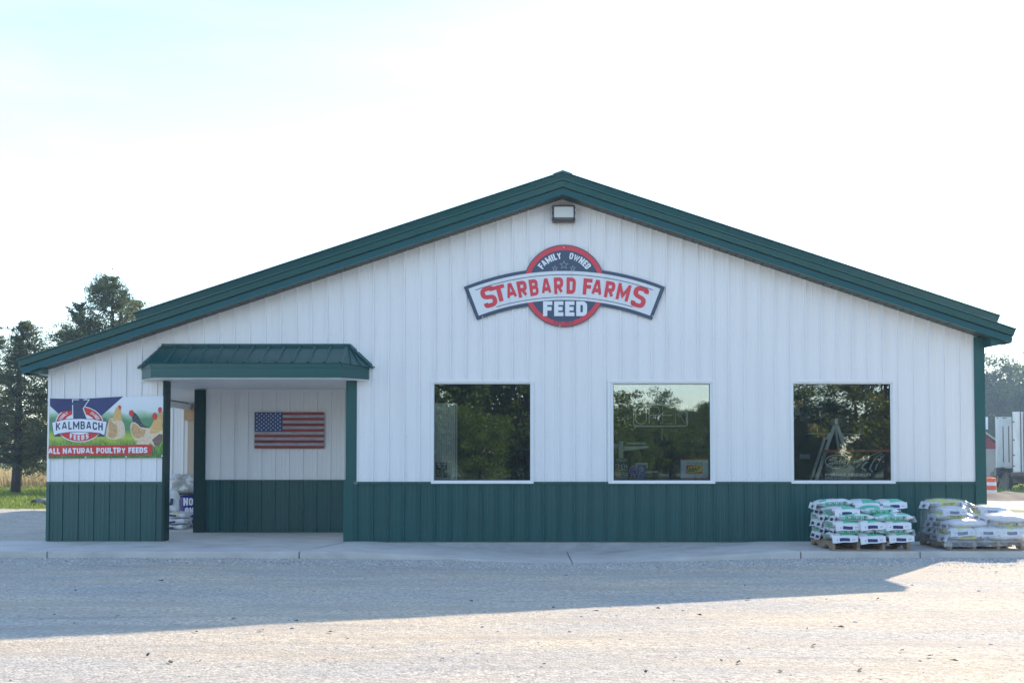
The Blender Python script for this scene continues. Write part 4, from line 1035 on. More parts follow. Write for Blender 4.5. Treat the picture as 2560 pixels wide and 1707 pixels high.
mb = MB(); vv, ff = ribbon([(20 * math.cos(k * .628), 20 * math.sin(k * .628)) for k in range(10)], 4, True); mb.add([bn(1122 + p[0], 604 - p[1], 0.003) for p in vv], ff); lettering(mb, 'R', 20, 0.2, 1, 0, lambda u, v, z: bn(1122 + u, 614 - v, 0.0032 + z)); mb.build('registered_mark', P['navy2'], lg)
def feather(name, c0, c1, sc=26):
    m = mat(name, srgb(*c0), 0.5, dirt=srgb(*c1), dscale=sc, damt=0.9); return m
H1 = feather('buff_feathers', (206, 166, 118), (150, 108, 70), 40); H2 = feather('cream_feathers', (226, 204, 174), (190, 152, 110), 30); H3 = feather('speckled_feathers', (52, 58, 66), (150, 156, 160), 60)
H4 = flat('comb_red', (206, 62, 56)); H5 = feather('neck_buff', (218, 170, 104), (232, 200, 150), 34); H6 = feather('shaded_feathers', (120, 96, 90), (170, 130, 90))
# hen one, seen from behind
bplate('print_hen', [(1255, 640), (1275, 520), (1310, 420), (1350, 375), (1385, 385), (1400, 440), (1402, 520), (1420, 600), (1425, 640), (1455, 690), (1468, 760), (1450, 800), (1478, 850), (1460, 910), (1400, 930), (1300, 960), (1190, 945), (1140, 920), (1128, 850), (1150, 740), (1185, 660), (1192, 560), (1225, 590), (1240, 640)], 0.0022, H2)
bplate('print_neck', [(1255, 640), (1275, 520), (1310, 420), (1350, 378), (1385, 390), (1398, 450), (1402, 520), (1420, 600), (1423, 632), (1340, 625)], 0.0034, H5)
bplate('print_tail', [(1192, 560), (1225, 600), (1250, 660), (1330, 720), (1340, 800), (1330, 900), (1240, 940), (1180, 900), (1190, 780)], 0.0034, H1)
bplate('print_comb', [(1352, 372), (1375, 362), (1400, 380), (1404, 412), (1388, 442), (1370, 436), (1362, 405)], 0.0046, H4)
# dark speckled hen
bplate('print_hen', [(1590, 600), (1590, 500), (1615, 475), (1660, 510), (1715, 580), (1740, 640), (1800, 710), (1880, 745), (1900, 780), (1700, 780), (1640, 720)], 0.0022, H3)
bplate('print_comb', [(1535, 520), (1545, 460), (1575, 450), (1600, 445), (1622, 478), (1612, 530), (1585, 570), (1560, 550)], 0.0034, H4)
# buff hen in front
bplate('print_hen', [(1560, 800), (1558, 720), (1585, 660), (1640, 655), (1700, 700), (1740, 745), (1900, 760), (1925, 720), (1970, 620), (1985, 560), (2040, 535), (2075, 570), (2110, 680), (2122, 800), (2120, 960), (2060, 1060), (1980, 1080), (1900, 1010), (1780, 960), (1660, 975), (1600, 920)], 0.0036, H2)
bplate('print_neck', [(1925, 730), (1970, 620), (1985, 562), (2040, 540), (2075, 575), (2108, 680), (2118, 790), (2020, 840), (1900, 860)], 0.0048, H5)
bplate('print_wing', [(1570, 790), (1600, 680), (1660, 690), (1740, 770), (1830, 790), (1800, 900), (1700, 940), (1610, 900)], 0.0048, H1)
bplate('print_breast', [(1940, 960), (2060, 860), (2120, 870), (2118, 970), (2060, 1058), (1990, 1076)], 0.0048, H6)
bplate('print_comb', [(1932, 565), (1950, 520), (1975, 490), (2010, 505), (2035, 545), (2020, 600), (1990, 620), (1965, 600)], 0.0056, H4)
bplate('print_egg', [(1665, 1040), (1680, 985), (1740, 958), (1830, 985), (1900, 1010), (1890, 1045)], 0.0058, H2)
# fourth hen at the edge
bplate('print_hen', [(2060, 500), (2105, 455), (2126, 480), (2128, 660), (2112, 690), (2080, 590)], 0.0022, H1)
bplate('print_comb', [(2038, 450), (2050, 405), (2085, 392), (2112, 430), (2095, 480), (2065, 505)], 0.0034, H4)
bar = bplate('print_bar', [(149, 1068), (1940, 1046), (1940, 1212), (148, 1240)], 0.0068, P['bar_red'])
T_, W_ = (98, 0.235, 0.95, 0.09), 'ALL NATURAL POULTRY FEEDS'
tw_ = text_width(W_, T_[0], T_[1] * T_[0], T_[2], T_[3] * T_[0]); off_ = 0.0
for wd in W_.split(' '):
    ww_ = text_width(wd, T_[0], T_[1] * T_[0], T_[2], T_[3] * T_[0]); mb = MB()
    lettering(mb, wd, *T_, lambda u, v, z: bn(144 + u, 1196 - 0.011 * (u - 856) - v, 0.0082 + z), align='l', x0=off_ * 1712 / tw_, width=ww_ * 1712 / tw_)
    mb.build('lettering', P['print_white'], bar); off_ += ww_ + T_[3] * T_[0] * 2 + T_[0] * 0.30 * T_[2]
mb = MB()
for (u, v) in ((795, 246), (1495, 226), (790, 1262), (1490, 1254), (2112, 232), (2110, 1240)):
    p = bn(u, v, 0.004); mb.tube([p, p + Vector((0, -0.004, 0))], 0.012, 8)
tag(mb.build('grommet', M['wtrim'], banner), kind='stuff')

# ------------------------------------------------------------------ wooden flag
FY = RY - 0.030
fx0, fx1, fz1, fz0 = X(637, 1075, FY), X(811, 1075, FY), Z(720, 1030, FY), Z(720, 1121, FY)
flag = thing('wooden_flag', 'rustic wooden American flag of stained planks on the recessed entry wall', 'flag', ((fx0 + fx1) / 2, FY, fz0))
fm_r = [mat('red_stain_%d' % i, c, 0.6, var=0.35, vscale=5, stretch=(1, 1, 6)) for i, c in enumerate([(0.30, 0.030, 0.032), (0.24, 0.022, 0.030), (0.34, 0.038, 0.034)])]
fm_w = [mat('white_stain_%d' % i, c, 0.7, var=0.28, vscale=7, stretch=(1, 1, 6), dirt=(0.22, 0.21, 0.22), dscale=5, damt=0.6) for i, c in enumerate([(0.46, 0.44, 0.44), (0.40, 0.38, 0.39)])]
fb = mat('blue_stain', (0.035, 0.065, 0.20), 0.6, var=0.25, vscale=5, stretch=(1, 1, 6))
mb = MB(); mb.box(fx0 + .01, fx1 - .01, FY + 0.0, FY + 0.008, fz0 + .01, fz1 - .01); mb.build('backing', M['wood'], flag)
hs = (fz1 - fz0) / 13; cx1 = fx0 + (fx1 - fx0) * 0.40
for k in range(13):
    z1 = fz1 - k * hs; x0 = cx1 + 0.002 if k < 7 else fx0
    rm = (fm_r if k % 2 == 0 else fm_w)
    box_part('plank', rm[k % len(rm)], flag, (x0, fx1 - random.uniform(0, .004), FY - 0.018 - random.uniform(0, .003), FY - 0.0005, z1 - hs + 0.0015, z1 - 0.0015))
cz0 = fz1 - 7 * hs
canton = box_part('canton', fb, flag, (fx0, cx1, FY - 0.021, FY - 0.0005, cz0 + 0.0015, fz1 - 0.0015))
mb = MB()
for r in range(9):
    n = 6 if r % 2 == 0 else 5
    for c in range(n):
        x = fx0 + (cx1 - fx0) * ((c * 2 + (1 if n == 6 else 2)) / 12 + 0.0); z = fz1 - (fz1 - cz0) * ((r + 1) / 10)
        pts = []
        for k in range(10):
            rr = 0.017 if k % 2 == 0 else 0.0072; a = math.pi / 2 + k * math.pi / 5; pts.append((x + rr * math.cos(a), FY - 0.0225, z + rr * math.sin(a)))
        mb.add(pts + [(x, FY - 0.0225, z)], [(k, (k + 1) % 10, 10) for k in range(10)])
tag(mb.build('star', mat('star_white', (0.62, 0.62, 0.62), 0.6), canton), kind='stuff')

# ------------------------------------------------------------------ things in the windows
def wp(px, py, lift=0.0, y=0.040): return at(px, py, y - lift)
def card(name, x0, y0, x1, y1, m, parent, y=0.042, lift=0.0, t=0.0015):
    a = at(x0, y1, y - lift); b = at(x1, y0, y - lift); return box_part(name, m, parent, (a.x, b.x, y - lift, y - lift + t, a.z, b.z))
# pegboard panel
pb = bpy.data.materials.new('pegboard'); pb.use_nodes = True
N = pb.node_tree.nodes; L = pb.node_tree.links; ge = N.new('ShaderNodeNewGeometry'); se = N.new('ShaderNodeSeparateXYZ'); L.new(ge.outputs['Position'], se.inputs[0])
def frac(sock, k):
    a = N.new('ShaderNodeMath'); a.operation = 'MULTIPLY'; a.inputs[1].default_value = k; L.new(sock, a.inputs[0])
    b = N.new('ShaderNodeMath'); b.operation = 'FRACT'; L.new(a.outputs[0], b.inputs[0]); c = N.new('ShaderNodeMath'); c.operation = 'SUBTRACT'; c.inputs[1].default_value = 0.5; L.new(b.outputs[0], c.inputs[0])
    d = N.new('ShaderNodeMath'); d.operation = 'POWER'; d.inputs[1].default_value = 2; L.new(c.outputs[0], d.inputs[0]); return d.outputs[0]
ad = N.new('ShaderNodeMath'); ad.operation = 'ADD'; L.new(frac(se.outputs['X'], 39.4), ad.inputs[0]); L.new(frac(se.outputs['Z'], 39.4), ad.inputs[1])
gt = N.new('ShaderNodeMath'); gt.operation = 'GREATER_THAN'; gt.inputs[1].default_value = 0.035; L.new(ad.outputs[0], gt.inputs[0])
mx = N.new('ShaderNodeMix'); mx.data_type = 'RGBA'; mx.inputs[6].default_value = (0.05, 0.05, 0.05, 1); mx.inputs[7].default_value = (0.62, 0.64, 0.62, 1); L.new(gt.outputs[0], mx.inputs[0]); L.new(mx.outputs[2], N['Principled BSDF'].inputs['Base Color'])
a, b = at(1086.5, 1198.5, 0.09), at(1142, 1007.5, 0.09)
peg = thing('pegboard', 'grey perforated display board behind the glass of the window beside the entry', 'pegboard', (a.x, 0.09, a.z))
box_part('perforated_sheet', pb, peg, (a.x, b.x - 0.03, 0.09, 0.10, a.z, b.z)); box_part('slotted_upright', mat('upright_grey', (0.50, 0.51, 0.49), 0.5), peg, (b.x - 0.0299, b.x + .008, 0.085, 0.11, a.z, b.z))
mb = MB()
for k in range(36): z = a.z + 0.02 + k * (b.z - a.z - .03) / 36; mb.box(b.x - 0.022, b.x - 0.012, 0.0835, 0.0848, z, z + 0.016)
tag(mb.build('slot', M['black'], peg), kind='stuff')
nt = thing('window_notice', 'small black notice of white blocks low in the window beside the entry', 'notice', wp(1103, 1191))
card('notice_sheet', 1090.5, 1155.5, 1117.5, 1192, flat('notice_black', (14, 26, 34)), nt)
for (x0, y0, x1, y1, c) in ((1092.5, 1157, 1100, 1162, (190, 205, 210)), (1101, 1157.5, 1108, 1161.5, (180, 160, 168)), (1109, 1157, 1115.5, 1162, (196, 212, 216)), (1095, 1163, 1103, 1168, (180, 190, 200)), (1108, 1163.5, 1113, 1167.5, (130, 165, 196)), (1102, 1169, 1111.5, 1172, (150, 180, 172)), (1102, 1189, 1111, 1191, (150, 180, 172))):
    card('print_block', x0, y0, x1, y1, flat('notice_tint', c), nt, lift=0.003)
mb = MB()
for (x0, x1) in ((1092, 1097), (1099, 1101), (1102.5, 1108), (1109.5, 1111.5), (1112.5, 1115.5)):
    for k in range(7): q0, q1 = wp(x0 + random.uniform(0, 1), 1174 + k * 2.1, 0.003), wp(x1, 1175.1 + k * 2.1, 0.003); mb.quad((q0.x, q0.y, q1.z), (q1.x, q0.y, q1.z), (q1.x, q0.y, q0.z), (q0.x, q0.y, q0.z))
tag(mb.build('fine_print', flat('notice_text', (150, 175, 160)), nt), kind='stuff')

# neon OPEN sign
NY = 0.075
neon = thing('open_sign', 'unlit neon OPEN sign hanging in the middle window', 'neon sign', at(1651, 1066, NY))
tubew = mat('unlit_neon_tube', (0.84, 0.87, 0.87), 0.2); tubec = mat('unlit_letter_tube', (0.80, 0.77, 0.70), 0.25)
def w2(u, v, y=NY): return at(1500 + u / 5.228, 930 + v / 5.228, y)
def rrect(u0, v0, u1, v1, r, n=5):
    p = []
    for (cu, cv, a0) in ((u1 - r, v0 + r, 90), (u1 - r, v1 - r, 0), (u0 + r, v1 - r, -90), (u0 + r, v0 + r, -180)):
        for k in range(n + 1): a = R(a0 - 90 * k / n); p.append((cu + r * math.cos(a), cv - r * math.sin(a)))
    return p + [p[0]]
mb = MB(); mb.tube([w2(*p) for p in rrect(438, 430, 1142, 707, 34)], 0.0085, 6); mb.build('border_tube', tubew, neon)
mb = MB(); mb.tube([w2(*p, NY + 0.03) for p in rrect(446, 438, 1150, 700, 30)], 0.009, 6); mb.build('back_frame', mat('neon_back', (0.09, 0.16, 0.22), 0.4), neon)
for pts in ([rrect(465, 444, 605, 676, 68, 8)], [[(642, 670), (642, 448), (715, 448), (760, 462), (779, 508), (760, 552), (715, 565), (648, 565)]], [[(945, 448), (818, 448), (818, 672), (945, 672)], [(822, 565), (942, 565)]], [[(990, 672), (990, 448), (1105, 668), (1128, 668), (1128, 448)]]):
    mb = MB()
    for p in pts: mb.tube([w2(*q, NY - 0.01) for q in p], 0.0060, 6)
    mb.build('letter_tube', tubec, neon)
mb = MB(); mb.tube([w2(*q, NY) for q in ((812, 735), (806, 790), (800, 860), (808, 890), (820, 885), (822, 800), (824, 740))], 0.003, 5); mb.build('pull_cord', tubec, neon)

# posters in the middle window
PY = 0.040
ken = thing('feed_poster', 'white We proudly sell KENT poster with red top and bottom in the middle window', 'poster', wp(1736, 1200))
card('poster_sheet', 1702, 1145.5, 1771, 1199.5, flat('poster_white', (206, 222, 228)), ken)
card('red_stripe', 1702, 1145.5, 1771, 1149.5, flat('poster_red', (196, 50, 40)), ken, lift=0.003); card('red_stripe', 1702, 1195, 1771, 1199.5, P['bar_red'], ken, lift=0.003)
kl = card('logo_panel', 1716, 1162, 1756.5, 1183.5, P['bar_red'], ken, lift=0.003)
mb = MB(); mb.add([wp(x, y, 0.006) for x, y in ((1717.5, 1182), (1720.5, 1166.5), (1755.5, 1163), (1753, 1178))], [(0, 3, 2, 1)][::-1]); mb.f = [(0, 3, 2, 1)]; mb.build('logo_field', flat('logo_yellow', (236, 200, 74)), kl)
mb = MB(); lettering(mb, 'KENT', 10.5, 0.24, 1.0, 0.07, lambda u, v, z: wp(1736.3 + u + 0.32 * (v - 5), 1178 - 0.10 * u - v, 0.0075 + z), width=29); mb.build('lettering', flat('logo_black', (14, 22, 16)), kl)
mb = MB(); small_text(mb, 'We proudly sell', 6.6, lambda u, v, z: wp(1736.5 + u, 1159 - v, 0.004), sx=0.9, bold=0.006); small_text(mb, 'animal feeds and nutrition', 3.0, lambda u, v, z: wp(1736.5 + u, 1188.5 - v, 0.004), sx=0.9, bold=0.0) if False else None
mb.build('lettering', flat('poster_text', (70, 90, 120)), ken)
trb = thing('equine_poster', 'black TRIBUTE poster with coloured tabs low in the middle window', 'poster', wp(1553, 1200))
card('poster_sheet', 1535, 1145, 1571, 1199.5, flat('poster_black', (14, 18, 34)), trb)
mb = MB(); lettering(mb, 'TRIBUTE', 6.2, 0.16, 0.95, 0.1, lambda u, v, z: wp(1553.5 + u, 1153 - v, 0.003 + z), width=27.5); mb.build('lettering', flat('poster_cream', (206, 208, 160)), trb)
mb = MB(); small_text(mb, 'EQUINE NUTRITION', 3.2, lambda u, v, z: wp(1553.5 + u, 1156.6 - v, 0.003), sx=0.9); lettering(mb, '-', 2.6, .3, 1, .1, lambda u, v, z: wp(1553 + u * 25, 1193.5 - v, 0.003 + z)); mb.build('lettering', flat('poster_grey', (160, 165, 180)), trb)
for i, (x, c) in enumerate(((1539.3, (150, 50, 44)), (1546.8, (52, 46, 104)), (1554, (76, 44, 110)), (1561, (140, 196, 176)))):
    y0 = 1159.6 + (2 if i % 2 else 0); bag_ = card('pictured_bag', x, y0, x + 7.2, y0 + 14, P['print_white'], trb, lift=0.003); card('bag_face', x + 0.7, y0 + 0.8, x + 6.6, y0 + 13.2, flat('mini_dark', (40, 28, 44)), bag_, lift=0.006); card('bag_label', x + 2.0, y0 + 1.5, x + 6.2, y0 + 7, flat('mini_tint%d' % i, c), bag_, lift=0.009)
for (x0, y0, x1, c) in ((1537.5, 1178, 1553.5, (206, 130, 138)), (1539, 1183.6, 1553, (176, 160, 204)), (1555.5, 1180.6, 1571, (120, 200, 178)), (1557, 1186, 1570, (186, 150, 206))):
    card('print_tab', x0, y0, x1, y0 + 3.4, flat('tab_tint', c), trb, lift=0.003)
adm = thing('horse_poster', 'violet poster with an outlined prancing horse in the middle window', 'poster', wp(1595, 1196))
mb = MB(); mb.add([wp(x, y, 0.0) for x, y in ((1591, 1196), (1594, 1161.5), (1616.5, 1161), (1614, 1180), (1610.5, 1196))], [(0, 4, 3, 2, 1)]); mb.build('poster_sheet', flat('poster_violet', (52, 44, 190)), adm)
hv = [(1573.5, 1172), (1578, 1167), (1582.5, 1164.2), (1591, 1163), (1590.6, 1174), (1588.4, 1175.2), (1586, 1170.6), (1583.8, 1172), (1584, 1180), (1586.5, 1183.5), (1588, 1186), (1587.5, 1193), (1585.5, 1194.5), (1585.6, 1187), (1581.5, 1183), (1579.6, 1183.5), (1580, 1194), (1575.5, 1194), (1577.6, 1192), (1577.4, 1184), (1573.6, 1182.5)]
mb = MB(); mb.add([wp(x, y, 0.003) for x, y in hv], [tuple(range(len(hv)))[::-1]]); mb.build('pictured_horse', flat('horse_violet', (84, 76, 186)), adm)
mb = MB(); vv, ff = ribbon([(x, -y) for x, y in hv], 0.7, True); mb.add([wp(x, -y, 0.005) for x, y in vv], ff)
vv, ff = ribbon([(1599, -1171), (1603.5, -1167.5), (1607.5, -1171), (1604.5, -1175), (1602, -1176)], 1.5, False); mb.add([wp(x, -y, 0.003) for x, y in vv], ff)
lettering(mb, 'ADM', 2.6, 0.24, 1.1, 0.15, lambda u, v, z: wp(1603.6 + u, 1179 - v, 0.003 + z)); small_text(mb, 'Energy', 3.6, lambda u, v, z: wp(1602 + u, 1183.5 - v, 0.003), bold=0.0); small_text(mb, 'when you need it', 3.2, lambda u, v, z: wp(1602.5 + u, 1187 - v, 0.003), bold=0.0); mb.build('lettering', P['print_white'], adm)

# display shelving inside the middle window
shm = mat('shelf_enamel', (0.74, 0.78, 0.76), 0.4)
shf = thing('display_shelf', 'grey gondola shelf bracket and arms behind the middle window', 'shelf', at(1553, 1200, 0.9))
def ib(name, m, parent, x0, y0, x1, y1, ya, yb): a = at(x0, y1, ya); b = at(x1, y0, ya); return box_part(name, m, parent, (a.x, b.x, ya, yb, a.z, b.z))
ib('upright', shm, shf, 1547.5, 1103, 1558, 1205, 0.9, 0.95)
mb = MB(); mb.prism([(at(x, y, .9).x, at(x, y, .9).z) for x, y in ((1558.2, 1127), (1560, 1116), (1621, 1114.5), (1622, 1119))], 0.9, 0.93); mb.build('shelf_arm', shm, shf)
ib('shelf_board', shm, shf, 1566, 1105.5, 1614, 1110, 0.95, 1.3); ib('shelf_board', shm, shf, 1533, 1108, 1547, 1120, 0.95, 1.3)
ib('bin', shm, shf, 1588, 1156, 1620, 1170, 0.95, 1.2); mb = MB(); mb.prism([(at(x, y, .9).x, at(x, y, .9).z) for x, y in ((1590, 1186), (1590, 1177), (1644, 1177), (1646, 1180))], 0.9, 0.93); mb.build('shelf_arm', shm, shf)

# third window: ladder, shelf goods, hose poster
alu = mat('ladder_aluminium', (0.84, 0.85, 0.85), 0.4)
lad = thing('step_ladder', 'white aluminium step ladder standing open behind the window nearest the feed bags', 'ladder', at(2070, 1201, 1.3) * 1.0)
def w3(u, v, y): return at(1940 + u / 5.2265, 930 + v / 5.2265, y)
def rail(name, a, b, w, y0, t, parent=lad):
    mb = MB(); A = w3(*a, y0); B = w3(*b, y0); d = (B - A).normalized(); s_ = Vector((d.z, 0, -d.x)) * w / 2
    v = [A - s_, A + s_, B + s_, B - s_]; v = v + [p + Vector((0, t, 0)) for p in v]
    mb.add(v, [(0, 1, 2, 3), (7, 6, 5, 4), (0, 4, 5, 1), (1, 5, 6, 2), (2, 6, 7, 3), (3, 7, 4, 0)]); return mb.build(name, alu, parent)
rail('rail', (770, 690), (655, 1015), 0.045, 0.12, 0.03); rail('rail', (800, 690), (908, 1015), 0.045, 0.12, 0.03); rail('rail', (655, 1016), (525, 1420), 0.045, 0.12, 0.03); rail('rail', (640, 860), (455, 1420), 0.035, .5, 0.03)
a_ = w3(770, 685, .11); b_ = w3(805, 605, .11); box_part('top_cap', alu, lad, (a_.x, b_.x, .09, .38, a_.z, b_.z))
for (p, q) in (((670, 880), (712, 800)), ((848, 810), (892, 875))): rail('spreader', p, q, 0.05, 0.11, 0.008)
rail('rear_rail', (775, 690), (820, 1015), 0.03, 1.25, 0.02)
sh3 = thing('wall_shelf', 'thin wooden shelf with small goods inside the window nearest the feed bags', 'shelf', w3(760, 812, 2.0))
def w3box(name, m, parent, u0, v0, u1, v1, ya, yb): a = w3(u0, v1, ya); b = w3(u1, v0, ya); return box_part(name, m, parent, (a.x, b.x, ya, yb, a.z, b.z))
w3box('shelf_board', M['panel_tan'], sh3, 420, 795, 1150, 812, 1.5, 1.8)
for (nm, u0, v0, u1, v1, c, lb) in (('seed_carton', 415, 670, 545, 770, (196, 120, 70), 'orange brown carton on the thin shelf behind the ladder'), ('grey_bottle', 1090, 715, 1148, 790, (170, 176, 170), 'pale bottle at the right end of the thin shelf behind the ladder'), ('yellow_tub', 240, 370, 352, 455, (220, 160, 40), 'orange lidded tub high behind the glass above the carton'), ('white_tub', 250, 458, 310, 560, (196, 190, 170), 'pale tub directly below the orange lidded tub behind the glass'), ('paper_tag', 310, 1072, 444, 1132, (200, 214, 216), 'small pale card left of the ladder behind the glass')):
    t_ = thing(nm, lb, nm.split('_')[1], w3((u0 + u1) / 2, v1, 1.6)); b_ = w3box('body', flat(nm + '_colour', c), t_, u0, v0, u1, v1, 1.55, 1.7 if nm != 'paper_tag' else 1.553)
    if 'tub' in nm or 'bottle' in nm: w3box('lid', flat(nm + '_lid', tuple(max(0, q - 30) for q in c)), t_, u0 - 4, v0 - 16, u1 + 4, v0, 1.545, 1.705)
hose = thing('hose_poster', 'clear Gates hydraulic assemblies poster with orange top edge inside a window', 'poster', w3(1050, 1420, 0.04))
def h3(u, v, lift=0.0): return w3(u, v, 0.040 - lift)
clr = glassmat('clear_poster', (0.80, 0.80, 0.78), 1.3)
a_, b_ = h3(608, 1418), h3(1492, 1022); box_part('poster_sheet', clr, hose, (a_.x, b_.x, 0.0395, 0.0405, a_.z, b_.z))
a_, b_ = h3(615, 1040), h3(1490, 1014); box_part('top_edge', flat('poster_orange', (214, 96, 44)), hose, (a_.x, b_.x, 0.0365, 0.0390, a_.z, b_.z))
mb = MB()
vv, ff = ribbon([(795 + 150 * math.cos(k * math.pi / 20), -(1167) + 86 * math.sin(k * math.pi / 20)) for k in range(40)], 10, True); mb.add([h3(x, -y, 0.003) for x, y in vv], ff)
SC = [[(800, 1110), (780, 1105), (730, 1130), (690, 1150), (750, 1150), (800, 1110), (770, 1170), (720, 1215), (660, 1230), (680, 1200), (740, 1180)],
      [(800, 1165), (775, 1165), (765, 1190), (785, 1195), (805, 1165), (800, 1198), (815, 1192)], [(850, 1130), (830, 1185), (836, 1198), (850, 1190)], [(822, 1158), (862, 1152)],
      [(856, 1182), (880, 1172), (872, 1160), (858, 1172), (860, 1192), (884, 1190)], [(912, 1162), (894, 1168), (908, 1188), (890, 1198), (882, 1190)]]
for k, s_ in enumerate(SC): vv, ff = ribbon([(x, -y) for x, y in s_], 9, False); mb.add([h3(x, -y, 0.003 + 0.0004 * k) for x, y in vv], ff)
mb.build('logo', P['decal_white'], hose)
mb = MB()
lettering(mb, 'HYDRAULIC ASSEMBLIES', 36, 0.24, 0.95, 0.10, lambda u, v, z: h3(943 + u, 1356 - v, 0.003 + z), width=600); mb.build('lettering', P['decal_white'], hose); mb = MB(); lettering(mb, 'MADE IN MINUTES', 27, 0.14, 0.95, 0.14, lambda u, v, z: h3(806 + u, 1396 - v, 0.003 + z), width=322); mb.build('lettering', P['decal_white'], hose)
mb = MB()
for k, (s_, w) in enumerate((([(1370, 1042), (1260, 1080), (1160, 1140), (1090, 1205)], 9), ([(1395, 1060), (1310, 1110), (1262, 1180), (1240, 1230)], 9), ([(1430, 1075), (1370, 1130), (1330, 1210)], 7), ([(1020, 1178), (1105, 1140)], 30), ([(1060, 1235), (1090, 1205)], 22), ([(1185, 1175), (1135, 1215), (1120, 1250), (1165, 1275)], 26), ([(1245, 1215), (1225, 1262), (1255, 1298)], 24), ([(1318, 1210), (1300, 1270)], 20))):
    vv, ff = ribbon([(x, -y) for x, y in s_], w, False); mb.add([h3(x, -y, 0.003 + 0.0003 * k) for x, y in vv], ff)
mb.build('pictured_hoses', flat('hose_grey', (176, 196, 196)), hose)

# ------------------------------------------------------------------ pallets of bags on the walk
def make_pallet(label, x0, x1, y0, y1, z):
    p = thing('wood_pallet', label, 'pallet', ((x0 + x1) / 2, y0, z), group='pallets on the walk')
    w = x1 - x0
    for k in range(4):      # notched stringers run front to back
        xa = x0 + k * (w - 0.045) / 3; mb = MB(); d = y1 - y0
        prof = [(0, 0.018), (d, 0.018), (d, 0.108), (0, 0.108)]
        pts = [(y0, z + .018), (y0 + .17, z + .018), (y0 + .20, z + .058), (y0 + .40, z + .058), (y0 + .43, z + .018), (y1 - .43, z + .018), (y1 - .40, z + .058), (y1 - .20, z + .058), (y1 - .17, z + .018), (y1, z + .018), (y1, z + .108), (y0, z + .108)]
        n = len(pts); v = [(xa, a, b) for a, b in pts] + [(xa + .042, a, b) for a, b in pts]
        mb.add(v, [(0, 1, 2, 11), (2, 3, 11), (3, 6, 11), (3, 4, 5, 6), (6, 10, 11), (6, 7, 10), (7, 8, 9, 10)])
        mb.add(v, [tuple(i + n for i in f[::-1]) for f in [(0, 1, 2, 11), (2, 3, 11), (3, 6, 11), (3, 4, 5, 6), (6, 10, 11), (6, 7, 10), (7, 8, 9, 10)]] + [((i + 1) % n, i, i + n, (i + 1) % n + n) for i in range(n)])
        mb.build('stringer', M['wood'], p)
    nb = 8
    for k in range(nb):
        ya = y0 + k * (y1 - y0 - 0.09) / (nb - 1); mb = MB(); mb.box(x0 - .004, x1 + .004, ya, ya + 0.09, z + 0.1085, z + 0.127); mb.build('deck_board', M['wood'], p)
    for ya in (y0 + .004, (y0 + y1) / 2 - .045, y1 - .094): mb = MB(); mb.box(x0 - .002, x1 + .002, ya, ya + 0.09, z + 0.001, z + 0.0175); mb.build('bottom_board', M['wood'], p)
    return p
pal1 = make_pallet('weathered wood pallet carrying the unwrapped green banded bags', 4.06, 5.095, -1.88, -0.66, SLAB_Z + .001)
pal2 = make_pallet('weathered wood pallet under the film wrapped yellow banded bags', 5.62, 6.62, -1.83, -0.62, SLAB_Z + .001)

